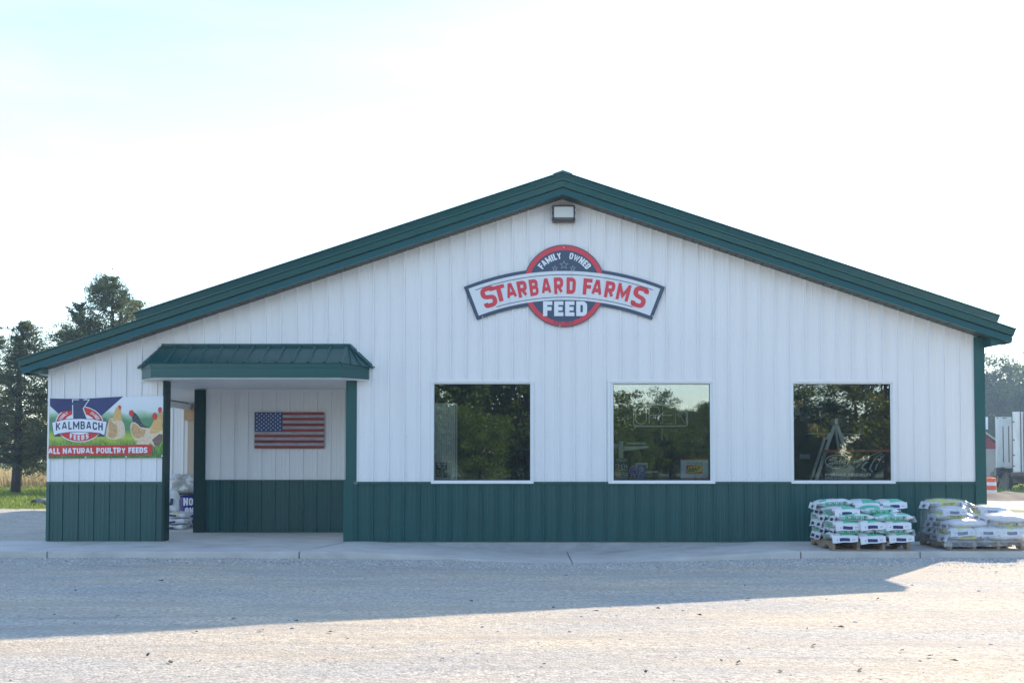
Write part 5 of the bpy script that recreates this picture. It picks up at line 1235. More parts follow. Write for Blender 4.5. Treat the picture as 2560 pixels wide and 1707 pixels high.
bagw = mat('woven_bag', (0.72, 0.73, 0.76), 0.42, var=0.04, vscale=9, bump=0.004, bscale=16)
teal = flat('teal_print', (92, 196, 164), 0.45, var=0.10, vscale=8); dteal = flat('dark_teal', (20, 96, 80), 0.45); band_g = flat('green_band', (44, 150, 112), 0.45)
band_y = flat('yellow_band', (228, 214, 52), 0.45); blk = flat('bag_black', (44, 42, 40), 0.5); nav = flat('bag_navy', (30, 36, 92), 0.45)
scr = flat('bag_script', (120, 120, 140), 0.5); ytop = flat('yellow_green_print', (206, 218, 90), 0.45)
BL, BW, BT = 0.52, 0.365, 0.116
def bag_template(kind, seed):
    root = thing('feed_bag', None, 'bag')
    rg = random.Random(seed); nu, nv = 22, 16
    us = [math.sin((k / nu * 2 - 1) * math.pi / 2 * 0.98) / math.sin(math.pi / 2 * .98) for k in range(nu + 1)]
    vs_ = [math.sin((k / nv * 2 - 1) * math.pi / 2) for k in range(nv + 1)]
    o = rg.random() * 50
    def h(a, b): return ((1 - abs(a) ** 3.6) ** 0.62) * ((1 - abs(b) ** 3.4) ** 0.50)
    def pos(a, b, s):
        x = a * BL / 2 * (1 - 0.03 * abs(b) ** 4); y = b * BW / 2 * (1 - 0.05 * abs(a) ** 4)
        w = mnoise.noise(Vector((x * 9 + o, y * 9, s * 3))) * 0.011 + mnoise.noise(Vector((x * 24 + o, y * 20, s * 3))) * 0.005
        t = h(a, b)
        z = BT * 0.47 + s * (BT / 2 * t * (1.0 if s > 0 else 0.92)) + w * t
        y += mnoise.noise(Vector((x * 7 + o, 3, z * 14))) * 0.006 * (1 - t)
        return (x, y, z)
    mb = MB()
    vt = [pos(a, b, 1) for b in vs_ for a in us]; vb = [pos(a, b, -1) for b in vs_ for a in us]; n = nu + 1
    q = [(j * n + i, j * n + i + 1, (j + 1) * n + i + 1, (j + 1) * n + i) for j in range(nv) for i in range(nu)]
    mb.add(vt, q); mb.add(vb, [f[::-1] for f in q])
    bm = bmesh.new(); me0 = bpy.data.meshes.new('t'); me0.from_pydata(mb.v, [], mb.f); bm.from_mesh(me0); bmesh.ops.remove_doubles(bm, verts=bm.verts[:], dist=0.0012); bmesh.ops.recalc_face_normals(bm, faces=bm.faces[:])
    tree = BVHTree.FromBMesh(bm)
    sk = MB(); bm.verts.index_update(); sk.add([v.co[:] for v in bm.verts], [tuple(v.index for v in f.verts) for f in bm.faces]); bm.free(); bpy.data.meshes.remove(me0)
    body = sk.build('sack', bagw, root, smooth=True, local=True)
    def side(sgn):
        def fn(u, v, lift=0.0):
            hit, nrm, _, _ = tree.ray_cast(Vector((u * -sgn, sgn * 1.0, BT * 0.47 + v)), Vector((0, -sgn, 0)))
            return hit + nrm * (0.0022 + lift) if hit else Vector((u * -sgn, sgn * BW * 0.46, BT * 0.47 + v))
        return fn
    def topf(u, v, lift=0.0):
        hit, nrm, _, _ = tree.ray_cast(Vector((u, v, 1)), Vector((0, 0, -1)))
        return hit + nrm * (0.0022 + lift) if hit else Vector((u, v, BT))
    def patch(name, fn, x0, x1, z0, z1, m, lift, par, nx=10, nz=4, shear=0.0):
        p = MB(); v = [fn(x0 + (x1 - x0) * i / nx + shear * (j / nz), z0 + (z1 - z0) * j / nz, lift) for j in range(nz + 1) for i in range(nx + 1)]
        p.add(v, [(j * (nx + 1) + i, j * (nx + 1) + i + 1, (j + 1) * (nx + 1) + i + 1, (j + 1) * (nx + 1) + i) for j in range(nz) for i in range(nx)]); return p.build(name, m, par, smooth=True, local=True)
    for sgn in (-1, 1):
        fn = side(sgn)
        if kind == 'green':
            bnd = patch('label_band', fn, -0.125, 0.155, -0.026, 0.020, band_g, 0.0, body); patch('label_end', fn, 0.112, 0.154, -0.0255, 0.0195, dteal, 0.0012, body, 3)
            patch('label_tip', fn, -0.150, -0.126, -0.026, 0.020, teal, 0.0, body, 3)
            t = MB(); lettering(t, 'IRON FIGHTER', 0.032, 0.17, 0.82, 0.12, lambda u, v, z: fn(-0.012 + u, -0.018 + v, 0.0016 + z), width=0.225); lettering(t, '40', 0.034, 0.2, 0.85, 0.14, lambda u, v, z: fn(0.133 + u, -0.019 + v, 0.0028 + z), width=0.034)
            t.build('lettering', P['print_white'], body, local=True)
        else:
            bnd = patch('label_band', fn, -0.118, 0.106, -0.026, 0.026, band_y, 0.0, body); patch('label_end', fn, 0.108, 0.168, -0.022, 0.022, nav, 0.0, body, 3)
            t = MB(); lettering(t, 'BRIGHT&SOFT', 0.030, 0.18, 0.80, 0.12, lambda u, v, z: fn(-0.003 + u, -0.014 + v, 0.0014 + z), width=0.165); t.build('lettering', blk, body, local=True)
            t = MB(); lettering(t, '50', 0.032, 0.2, 0.85, 0.14, lambda u, v, z: fn(0.130 + u, -0.016 + v, 0.0016 + z), width=0.036); t.build('lettering', P['print_white'], body, local=True)
        t = MB(); pts = [(-0.225 + 0.075 * k / 26, 0.007 * math.sin(k * 1.35) * (1.4 if k < 4 else 1)) for k in range(27)]
        vv, ff = ribbon(pts, 0.0030, False); t.add([fn(u, v - 0.003, 0.0006) for u, v in vv], ff); t.build('script', scr, body, local=True)
    # top print
    gtop = teal if kind == 'green' else ytop
    patch('print_patch', topf, -0.22, 0.00, -0.172, 0.06, gtop, 0.0, body, 8, 8, shear=-0.03); patch('print_patch', topf, 0.03, 0.19, -0.172, -0.06, gtop, 0.0, body, 5, 3, shear=0.04)
    patch('print_patch', topf, 0.10, 0.20, 0.03, 0.16, gtop, 0.0, body, 5, 5, shear=0.03)
    t = MB(); pts = [(0.04 + 0.012 * math.sin(k * 1.5), -0.06 + 0.18 * k / 24) for k in range(25)]; vv, ff = ribbon(pts, 0.004, False); t.add([topf(u, v, 0.0006) for u, v in vv], ff); t.build('script', scr, body, local=True)
    # sealed end flaps
    for sgn in (-1, 1):
        f_ = MB(); n1, n2 = 8, 4; lean = rg.uniform(-0.01, 0.02); v = []
        for j in range(n2 + 1):
            for i in range(n1 + 1):
                a = i / n1 * 2 - 1; s_ = j / n2
                x = sgn * (BL / 2 - 0.028 + (0.030 + 0.020 * s_ + lean * s_) + 0.006 * math.sin(a * 4 + o)); zz = BT * 0.60 - s_ * (0.088 + 0.012 * a * rg.uniform(.6, 1)) + 0.004 * math.sin(a * 5 + o)
                v.append((x, a * (BW / 2 - 0.012 - 0.004 * s_), zz))
        f_.add(v, [(j * (n1 + 1) + i, (j + 1) * (n1 + 1) + i, (j + 1) * (n1 + 1) + i + 1, j * (n1 + 1) + i + 1)[::sgn] for j in range(n2) for i in range(n1)])
        fo = f_.build('seal_flap', bagw, root, smooth=True, local=True)
        def fl(a, s_, off):
            i = min(n1 - 1, int((a + 1) / 2 * n1)); j = min(n2 - 1, int(s_ * n2)); fa = (a + 1) / 2 * n1 - i; fs = s_ * n2 - j
            p00, p10, p01, p11 = [Vector(v[k]) for k in (j * (n1 + 1) + i, j * (n1 + 1) + i + 1, (j + 1) * (n1 + 1) + i, (j + 1) * (n1 + 1) + i + 1)]
            return p00.lerp(p10, fa).lerp(p01.lerp(p11, fa), fs) + Vector((sgn * off, 0, 0.0))
        q = MB(); vv = [fl(-sgn * -0.40 * 0 + (-0.36 + 0.80 * i / 6) * -sgn * 1.0, 0.36 + 0.46 * j / 2, 0.0025) for j in range(3) for i in range(7)]
        q.add(vv, [(j * 7 + i, j * 7 + i + 1, (j + 1) * 7 + i + 1, (j + 1) * 7 + i) for j in range(2) for i in range(6)]); q.build('print_mark', nav if kind == 'green' else flat('bag_slate', (74, 76, 110)), fo, local=True)
        q = MB()
        for c in (-0.72, -0.58, 0.62):
            cc = c * -sgn; q.add([fl(cc - .035, 0.50, 0.0025), fl(cc + .035, 0.50, 0.0025), fl(cc + .035, 0.64, 0.0025), fl(cc - .035, 0.64, 0.0025)], [(0, 1, 2, 3)])
        q.build('fine_print', scr, fo, local=True)
    return root
TPL = {}
USED = set()
def put_bag(kind, var, x, y, z, rz, label, group, tilt=(0, 0)):
    key = (kind, var)
    if key not in TPL: TPL[key] = bag_template(kind, 100 + var * 7 + (50 if kind == 'yellow' else 0))
    r = TPL[key] if key not in USED else dup(TPL[key])
    USED.add(key)
    r.location = (x, y, z); r.rotation_euler = (R(tilt[0]), R(tilt[1]), rz); r['label'] = label; r['group'] = group; r['category'] = 'bag'
    return r
PI = math.pi
LAY = ['bottom', 'second', 'third', 'fourth', 'fifth', 'top']
G1, G2 = 'green banded bags stacked on a pallet', 'yellow banded bags under stretch film'
z0, lp = SLAB_Z + 0.128, 0.083
rb = random.Random(3)
def j(a): return rb.uniform(-a, a)
for li in range(4):
    z = z0 + li * lp; nm = LAY[li]
    if li % 2 == 0:
        for k, (x, w) in enumerate(((4.245, 'left'), (4.592, 'middle'), (4.945, 'right'))):
            put_bag('green', (li + k) % 3, x + j(.018), -1.625 + j(.03), z, PI / 2 + j(.07), 'white bag, navy mark facing out, %s of three in front, %s layer, unwrapped pallet' % (w, nm), G1, (j(2.2), j(2.2)))
        for y, w in ((-1.19, 'middle'), (-0.83, 'rear')):
            put_bag('green', (li + 1) % 3, 4.32 + j(.015), y, z, j(.04), 'white bag with folded end leftward, %s of the %s layer, unwrapped pallet' % (w, nm), G1)
    else:
        for k, (x, w) in enumerate(((4.375, 'left'), (4.885, 'right'))):
            put_bag('green', (li + k) % 3, x + j(.016), -1.685 + j(.022), z, j(.06), 'white bag showing IRON FIGHTER 40 on a green band, %s of two, %s layer' % (w, nm), G1, (j(3), j(2)))
        put_bag('green', li % 3, 4.325 + j(.015), -1.31, z, j(.03), 'white bag with folded end leftward behind the front pair, %s layer, unwrapped pallet' % nm, G1)
        put_bag('green', (li + 2) % 3, 4.245 + j(.015), -0.87, z, PI / 2 + j(.03), 'white bag with its green band facing left at the rear, %s layer, unwrapped pallet' % nm, G1)
z = z0 + 4 * lp
put_bag('green', 0, 4.275, -1.53, z, PI / 2 + .05, 'white bag with teal top, navy mark facing out, front left of the fifth layer', G1, (0, 2.0))
put_bag('green', 1, 4.775, -1.47, z + .004, -.03, 'white bag with green IRON FIGHTER band in the fifth layer, set back on the right', G1, (2.5, 0))
put_bag('green', 2, 4.33, -1.02, z, .03, 'white bag under the rear left end of the top layer on the unwrapped pallet', G1)
put_bag('green', 0, 4.86, -1.02, z, -.02, 'white bag under the two end-on bags of the top layer, unwrapped pallet', G1)
z = z0 + 5 * lp
put_bag('green', 1, 4.285, -1.02, z, PI + .03, 'white bag lying lengthwise, left of three on top of the green banded pile', G1, (1, 1.5))
put_bag('green', 2, 4.70, -1.06, z - .004, PI / 2 - .06, 'white bag with navy mark facing out, middle of three on top of the pile', G1, (1, -2))
put_bag('green', 0, 5.04, -1.05, z - .002, PI / 2 + .10, 'white bag with navy mark facing out, right of three on top of the pile', G1, (-1, 1))
# yellow banded bags
yb = []
def yput(*a, **k): yb.append(put_bag('yellow', *a, **k))
z = z0
yput(0, 5.885, -1.64, z, .01, 'yellow banded bag at the front left of the bottom layer under film', G2); yput(1, 6.40, -1.64, z, -.01, 'yellow banded bag at the front right of the bottom layer under film', G2)
yput(2, 5.89, -1.25, z, .02, 'yellow banded bag behind the front left one in the bottom layer under film', G2); yput(1, 5.82, -0.86, z, PI / 2, 'yellow banded bag at the back left of the bottom layer under film', G2)
z = z0 + lp
for k, (x, w) in enumerate(((5.80, 'left'), (6.14, 'middle'), (6.47, 'right'))): yput(k, x, -1.56, z, PI / 2 + j(.03), 'bag with dark mark facing out, %s of three in the second layer under film' % w, G2)
yput(0, 5.88, -1.10, z, .02, 'yellow banded bag behind the three facing out, second layer under film', G2); yput(2, 6.38, -1.10, z, .0, 'yellow banded bag at the back right of the second layer under film', G2)
z = z0 + 2 * lp
yput(1, 5.90, -1.62, z, .02, 'yellow banded bag at the front left of the third layer under film', G2); yput(2, 6.42, -1.52, z, -.03, 'yellow banded bag in glaring sun at the front right of the third layer', G2)
yput(0, 5.86, -1.14, z, .0, 'yellow banded bag behind the front left one in the third layer under film', G2)
z = z0 + 3 * lp
yput(2, 5.84, -1.30, z, .02, 'yellow banded bag on the left of the fourth layer under a flat white bag', G2, tilt=(2, 0)); yput(0, 6.38, -1.30, z, -.04, 'yellow banded bag on the right, topmost of its side, in sun', G2, tilt=(2, 3))
z = z0 + 4 * lp
yput(1, 5.80, -1.25, z, PI / 2 + .05, 'flat white bag facing out with slate mark, just below the topmost wrapped bag', G2, tilt=(0, 2))
yput(2, 6.36, -1.22, z, PI / 2 - .08, 'flat white bag facing out on the sunlit right side of the wrapped pile', G2, tilt=(2, 4))
yput(1, 6.40, -1.66, z0 + 3 * lp - .01, .03, 'yellow banded bag in sun at the front right, one below the flat white bag', G2, tilt=(4, 2))
z = z0 + 5 * lp
yput(0, 5.80, -1.14, z, .03, 'topmost yellow banded bag on the high left side of the wrapped pile', G2, tilt=(1, 1))
# stretch film draped over that pile
bpy.context.view_layer.update()
tv, tf = [], []
for b in yb:
    for c in b.children:
        mw = b.matrix_world; base = len(tv)
        tv += [mw @ v.co for v in c.data.vertices]; tf += [tuple(base + i for i in p.vertices) for p in c.data.polygons]
btree = BVHTree.FromPolygons(tv, tf)
nx, ny = 46, 46; x0, x1, y0, y1 = 5.52, 6.70, -1.92, -0.60
H = np.zeros((ny, nx))
for jj in range(ny):
    for ii in range(nx):
        hit = btree.ray_cast(Vector((x0 + (x1 - x0) * ii / (nx - 1), y0 + (y1 - y0) * jj / (ny - 1), 2)), Vector((0, 0, -1)))[0]
        H[jj, ii] = hit.z if hit else 0.16
A = H.copy()
for _ in range(2):   # stretched over gaps: local maximum, then tightened
    Pm = np.pad(A, 1, mode='edge'); A = np.maximum.reduce([Pm[a:a + ny, b:b + nx] for a in range(3) for b in range(3)])
for _ in range(3):
    Pm = np.pad(A, 1, mode='edge'); A = sum(Pm[a:a + ny, b:b + nx] for a in range(3) for b in range(3)) / 9; A = np.maximum(A, H + 0.006)
v = []
for jj in range(ny):
    for ii in range(nx):
        x = x0 + (x1 - x0) * ii / (nx - 1); y = y0 + (y1 - y0) * jj / (ny - 1)
        w = 0.010 * mnoise.noise(Vector((x * 9, y * 9, 1))) + 0.006 * mnoise.noise(Vector((x * 24, y * 20, 4)))
        z = A[jj, ii] + 0.006 + abs(w)
        if ii in (0, nx - 1) or jj in (0, ny - 1): z = 0.150 + 0.02 * mnoise.noise(Vector((x * 7, y * 7, 2)))
        bul = 1 + 0.02 * math.sin(z * 18 + x * 4)
        v.append((6.11 + (x - 6.11) * bul + 0.01 * mnoise.noise(Vector((y * 14, z * 14, 6))), -1.26 + (y + 1.26) * bul + 0.008 * mnoise.noise(Vector((x * 14, z * 14, 9))), z))
mb = MB(); mb.add(v, [(jj * nx + ii, jj * nx + ii + 1, (jj + 1) * nx + ii + 1, (jj + 1) * nx + ii) for jj in range(ny - 1) for ii in range(nx - 1)])
film = mb.build('stretch_film', M['film'], None, smooth=True); tag(film, 'clear wrinkled stretch film draped over the yellow banded bags on the right pallet', 'plastic wrap')

# ------------------------------------------------------------------ goods in the passage
bale = thing('shavings_bale', 'dark blue bale printed with upside down white letters in the passage', 'bale', (-5.72, 3.7, SLAB_Z))
def cushion(name, m, parent, x0, x1, y0, y1, z0, z1, e=0.05, seed=0, amp=0.01, n=10):
    mb = MB(); bm = bmesh.new(); bmesh.ops.create_cube(bm, size=2); bmesh.ops.subdivide_edges(bm, edges=bm.edges[:], cuts=n, use_grid_fill=True)
    hx, hy, hz = (x1 - x0) / 2, (y1 - y0) / 2, (z1 - z0) / 2; c = Vector(((x0 + x1) / 2, (y0 + y1) / 2, (z0 + z1) / 2)); pts = []
    for v in bm.verts:
        p = v.co.copy(); q = Vector((p.x * hx, p.y * hy, p.z * hz)); inner = Vector((max(-hx + e, min(hx - e, q.x)), max(-hy + e, min(hy - e, q.y)), max(-hz + e, min(hz - e, q.z))))
        d = q - inner; q = inner + (d.normalized() * e if d.length > 1e-6 else Vector((0, 0, 0)))
        q += p.normalized() * amp * mnoise.noise(Vector((q.x * 8 + seed, q.y * 8, q.z * 8))) * 2
        pts.append(c + q)
    bm.verts.index_update(); mb.add(pts, [tuple(v.index for v in f.verts) for f in bm.faces]); bm.free()
    return mb.build(name, m, parent, smooth=True)
bx0, bx1 = X(449, 1280, 3.7), -5.30
cushion('bale_wrap', flat('bale_blue', (34, 34, 120), 0.3, var=.1), bale, bx0, bx1, 3.70, 4.3, SLAB_Z + .02, Z(460, 1238, 3.7), 0.03, 3, 0.004)
box_part('bale_base', flat('bale_grey', (150, 155, 165)), bale, (bx0 + .01, bx1, 3.694, 3.6985, SLAB_Z + .025, SLAB_Z + .075))
mb = MB()
for txt, top, bot in (('ION', 1244, 1263), ('NG', 1268, 1286), ('PAN', 1291, 1309)):
    mb = MB()
    h = Z(460, top, 3.69) - Z(460, bot, 3.69); zt_ = Z(460, top, 3.69); xl = X(458 if txt != 'NG' else 462, 1280, 3.69)
    lettering(mb, txt, h, 0.24, 0.82, 0.09, lambda u, v, z: Vector((xl - u, 3.691 - z, zt_ - v)), align='r')
    mb.build('lettering', P['print_white'], bale)
gr = thing('wrapped_load', 'grey film wrapped load of bags lying on the blue bale in the passage', 'wrapped load', (-6.0, 3.8, Z(450, 1236, 3.8)))
cushion('wrap', M['film_grey'], gr, X(420, 1210, 3.8), -5.35, 3.72, 4.5, Z(450, 1235, 3.8), Z(450, 1188, 3.8), 0.09, 9, 0.03, 14); cushion('inner_bag', flat('grey_sack', (168, 166, 160)), gr, X(426, 1210, 3.85), -5.40, 3.80, 4.4, Z(450, 1233, 3.8), Z(450, 1194, 3.8), 0.07, 4, 0.02)
box_part('rack_edge', M['black'], gr, (X(438, 1233, 3.74), -5.4, 3.70, 3.73, Z(450, 1237.0, 3.7), Z(450, 1232.5, 3.7)))
box_part('bin_side', flat('bin_grey', (120, 124, 126)), thing('grey_bin', 'grey bin standing behind the leaning white bags in the passage', 'bin', (-6.2, 4.45, SLAB_Z)), (X(424, 1280, 4.4), -5.42, 4.31, 4.9, SLAB_Z + .001, Z(450, 1238, 4.35)))
PYB = 3.0
for k, (cx_, cy_, w, h_, a, lb) in enumerate(((432, 1318, 0.34, 0.07, 0.0, 'bottom white bag with navy bar of the small pile in the passage'), (436, 1303, 0.36, 0.08, 0.15, 'second white bag up, navy patch tilted, in the passage pile'), (438, 1288, 0.34, 0.08, -0.1, 'third white bag up with navy bar in the passage pile'))):
    p = at(cx_, cy_, PYB); b = thing('white_sack', lb, 'sack', (p.x, PYB, p.z - h_ / 2), group='white bags piled in the passage')
    cushion('sack', bagw, b, p.x - w / 2, p.x + w / 2, PYB, PYB + .5, p.z - h_ / 2, p.z + h_ / 2 + .01, 0.035, k * 3, 0.014)
    mb = MB(); c_, s_ = math.cos(a), math.sin(a); q = [Vector((p.x + (u * c_ - v_ * s_), PYB - 0.022, p.z - .005 + (u * s_ + v_ * c_))) for u, v_ in ((-.13, -.016), (.02, -.016), (.02, .016), (-.13, .016))]; mb.add(q, [(0, 1, 2, 3)]); mb.build('print_mark', nav, b)
p = at(426, 1254, PYB); b = thing('white_sack', 'upright white sack with navy patch leaning on top of the passage pile', 'sack', (p.x, PYB, Z(430, 1280, PYB)), group='white bags piled in the passage')
cushion('sack', bagw, b, p.x - .16, p.x + .12, PYB + .02, PYB + .2, Z(430, 1281, PYB), Z(430, 1226, PYB), 0.07, 11, 0.02)
mb = MB(); mb.add([Vector((p.x + u, PYB - .004, p.z + v_)) for u, v_ in ((-.02, -.06), (.04, -.055), (.055, .055), (.005, .06))], [(0, 1, 2, 3)]); mb.build('print_mark', nav, b)
mb = MB(); mb.add([Vector((p.x + u, PYB - .006, p.z + v_)) for u, v_ in ((.06, -.19), (.13, -.20), (.09, -.15))], [(0, 1, 2)]); mb.build('print_corner', band_y, b)

# ------------------------------------------------------------------ background on the right
# traffic drum
DY = 33.7; db = at(2477.5, 1240, DY); dt = at(2477.5, 1194, DY); dh = dt.z - db.z
drum = thing('traffic_drum', 'orange and white striped traffic drum beside the store corner', 'traffic drum', (db.x, DY, db.z))
org = flat('drum_orange', (236, 92, 36), 0.45); rad = (X(2491.5, 1220, DY) - X(2464, 1220, DY)) / 2
for k, (a, b_, m, nm) in enumerate(((0.0, .17, org, 'orange_band'), (.17, .34, P['print_white'], 'white_band'), (.34, .58, org, 'orange_band'), (.58, .77, P['print_white'], 'white_band'), (.77, .97, org, 'orange_band'))):
    mb = MB(); r0 = rad * (1.0 - 0.06 * a); r1 = rad * (1.0 - .06 * b_); mb.lathe([(r0 * .985, dh * a), (r0, dh * (a + .015)), (r1, dh * (b_ - .015)), (r1 * .985, dh * b_)], (db.x, DY, db.z), 20); mb.build(nm, m, drum, smooth=False)
mb = MB(); mb.lathe([(rad * .92, dh * .97), (rad * .85, dh * 1.0), (rad * .4, dh * 1.01)], (db.x, DY, db.z), 20); mb.box(db.x - .06, db.x + .06, DY - .02, DY + .02, db.z + dh * 1.01, db.z + dh * 1.07); mb.build('lid', org, drum)
mb = MB(); mb.lathe([(rad * 1.2, -.02), (rad * 1.2, .03), (rad * 1.02, .06)], (db.x, DY, db.z), 20); mb.build('base_ring', M['black'], drum)
# dirt spoil heap
mb = MB(); nx_, ny_ = 50, 12; v = []
for jy in range(ny_ + 1):
    for ix in range(nx_ + 1):
        x = 17.0 + 13 * ix / nx_; y = 28.0 + 6.5 * jy / ny_
        e_ = math.sin(math.pi * jy / ny_) * min(1, ix / 6, (nx_ - ix) / 6)
        v.append((x, y, gz(x, y) - 0.03 + e_ * (0.22 + 0.26 * mnoise.noise(Vector((x * 0.9, y * 0.7, 3))) + 0.06 * mnoise.noise(Vector((x * 3, y * 2.5, 8))))))
mb.add(v, [(a * (nx_ + 1) + b_, a * (nx_ + 1) + b_ + 1, (a + 1) * (nx_ + 1) + b_ + 1, (a + 1) * (nx_ + 1) + b_) for a in range(ny_) for b_ in range(nx_)])
tag(mb.build('dirt_mound', M['dirt'], None, smooth=True), kind='stuff')
# trailers
dirtywhite = mat('trailer_white', (0.80, 0.80, 0.79), 0.45, var=0.05, vscale=1.5, dirt=(0.36, 0.30, 0.24), dscale=1.1, damt=0.4, stretch=(2, 2, 0.6)); rust = mat('trailer_rust', (0.16, 0.10, 0.075), 0.8, var=.3, vscale=5)
TY = 47.0
def tz(px, py): return Z(px, py, TY)
def tx(px): return X(px, 1100, TY)
trl = thing('box_trailer', 'dirty white box trailer end with black underride bumper behind the drum', 'trailer', (tx(2508), TY, tz(2508, 1235)))
mb = MB(); mb.prism_z([(tx(2489), TY), (tx(2529), TY), (tx(2529) + 4.2, TY + 9), (tx(2489) + 4.2, TY + 9)], tz(2500, 1170), tz(2500, 1042)); mb.build('box_body', dirtywhite, trl)
for (a, b_) in ((2493.5, 2507), (2507.4, 2521), (2521.4, 2528)):
    box_part('rear_door', dirtywhite, trl, (tx(a), tx(b_), TY - .03, TY - .0005, tz(2500, 1168), tz(2500, 1051)))
fr = MB(); fr.box(tx(2489), tx(2493.4), TY - .05, TY - .0005, tz(2500, 1170), tz(2500, 1042)); fr.box(tx(2493.5), tx(2529), TY - .05, TY - .0005, tz(2500, 1050.5), tz(2500, 1042)); fr.build('door_frame', dirtywhite, trl)
mb = MB()
for q in (2507.2, 2521.2): mb.box(tx(q) - .02, tx(q) + .02, TY - .05, TY - .031, tz(2500, 1155), tz(2500, 1065))
mb.build('lock_rod', rust, trl)
mb = MB(); [mb.box(tx(q), tx(q + 4), TY - .07, TY - .0505, tz(2500, 1046), tz(2500, 1044)) for q in (2491, 2506, 2511)]; mb.build('marker_lamp', M['black'], trl)
mb = MB(); mb.box(tx(2490), tx(2529), TY - .02, TY + .3, tz(2500, 1178), tz(2500, 1170.2)); mb.build('sill_beam', rust, trl)
mb = MB(); mb.box(tx(2473), tx(2481), TY - .9, TY - .6, tz(2480, 1188), tz(2480, 1173)); mb.box(tx(2478), tx(2481.5), TY - .85, TY - .7, tz(2480, 1204), tz(2480, 1188)); mb.tube([(tx(2482), TY - .5, tz(2480, 1173)), (tx(2506), TY - .2, tz(2500, 1172))], .10, 8); mb.tube([(tx(2486), TY - .5, tz(2490, 1182)), (tx(2512), TY - .2, tz(2500, 1186))], .12, 8)
mb.tube([(tx(2484), TY - .4, tz(2490, 1176)), (tx(2490), TY - .4, tz(2490, 1190)), (tx(2502), TY - .3, tz(2500, 1196))], .09, 8); mb.tube([(tx(2499), TY - .4, tz(2500, 1208)), (tx(2538), TY - .2, tz(2530, 1207))], .10, 8)
mb.build('lift_gate', flat('lift_grey', (58, 62, 70), 0.4, var=.3), trl)
mb = MB(); mb.box(tx(2513), tx(2534), TY - .3, TY + .2, tz(2520, 1205), tz(2520, 1170.5)); mb.build('underride_bumper', M['black'], trl)
for q in (2520, 2545):
    mb = MB(); cz_ = tz(2520, 1200); n = 16; cx_ = tx(q)
    mb.lathe([(0.36, -.12), (.5, -.1), (.5, .1), (.36, .12)], (0, 0, 0), 18); mb.v = [(cx_ + p[2] * 1.0, TY + 2.0 + p[0], cz_ + p[1] - .05) for p in mb.v]; mb.build('wheel', M['black'], trl)
mb = MB(); [mb.tube([(tx(a + 8 * k / 6), TY - .3, tz(2520, 1211 + 4 * math.sin(math.pi * k / 6))) for k in range(7)], .03, 5) for a in (2518, 2541)]; mb.build('air_hose', M['black'], trl)
TY2 = 44.0
t2 = thing('box_trailer', 'nearer grimy white trailer with dark hinged door edge at the picture edge', 'trailer', (X(2560, 1100, TY2), TY2, Z(2550, 1235, TY2)))
def q2(px, py): p = at(px, py, TY2); return p.x, p.z
xa, _ = q2(2530, 1100); zb_, zt_ = Z(2540, 1180, TY2), Z(2540, 1029, TY2)
mb = MB(); mb.prism_z([(xa, TY2), (xa + 2.5, TY2), (xa + 6.5, TY2 + 8), (xa + 4.0, TY2 + 8)], zb_, zt_); mb.build('box_body', dirtywhite, t2)
for (a, b_) in ((2531, 2549.5), (2553, 2557), (2559, 2590)): box_part('door_leaf', dirtywhite, t2, (X(a, 1100, TY2), X(b_, 1100, TY2), TY2 - .05, TY2 - .0005, zb_ + .05, zt_ - .04))
for a in (2528.6, 2550, 2557.5): box_part('hinge_post', rust, t2, (X(a, 1100, TY2), X(a + 1.4, 1100, TY2), TY2 - .09, TY2 - .0505, zb_, zt_))
mb = MB(); [mb.box(X(2531, 1100, TY2), X(2535, 1100, TY2), TY2 - .08, TY2 - .0505, Z(2540, q + 3, TY2), Z(2540, q, TY2)) for q in (1053, 1098, 1136, 1163)]; mb.build('hinge', rust, t2)
box_part('sill_beam', rust, t2, (xa, xa + 2.5, TY2 - .07, TY2 + .2, zb_ - .2, zb_ - .001)); box_part('chassis', M['black'], t2, (xa + .8, xa + 2.5, TY2 + .3, TY2 + 2.2, zb_ - .6, zb_ - .21))
for q in (xa + .35, xa + 2.0):
    mb = MB(); mb.lathe([(0.36, -.12), (.5, -.1), (.5, .1), (.36, .12)], (0, 0, 0), 18); mb.v = [(q + p[2], TY2 + 1.6 + p[0], Z(2540, 1206, TY2) + p[1]) for p in mb.v]; mb.build('wheel', M['black'], t2)
# red barn
AY = 62.0
barn = thing('red_barn', 'small barn with dark red gable over grey block wall behind the drum', 'barn', (X(2470, 1200, AY), AY, Z(2470, 1215, AY)))
ax0, ax1, axp = X(2425, 1150, AY), X(2496, 1150, AY), X(2445, 1150, AY); az0, az1, azp = Z(2470, 1222, AY), Z(2470, 1122, AY), Z(2470, 1072, AY); aze = Z(2488, 1104, AY)
box_part('block_wall', mat('block_grey', (0.33, 0.32, 0.31), 0.9, var=.12, vscale=1.2), barn, (ax0, ax1, AY, AY + 12, az0, az1))
mb = MB(); mb.prism([(ax0, az1 + .001), (ax1, az1 + .001), (ax1, Z(2496, 1112, AY)), (axp, azp)], AY, AY + 12); mb.build('gable', mat('barn_red', (0.22, 0.025, 0.035), 0.7, var=.12, vscale=1), barn)
mb = MB(); mb.prism([(axp, azp + .02), (ax1 + .3, Z(2500, 1116, AY)), (ax1 + .3, Z(2500, 1112.5, AY)), (axp, azp + .14)], AY - .25, AY + 12.3); mb.build('roof', mat('barn_roof', (0.42, 0.41, 0.40), 0.6), barn)
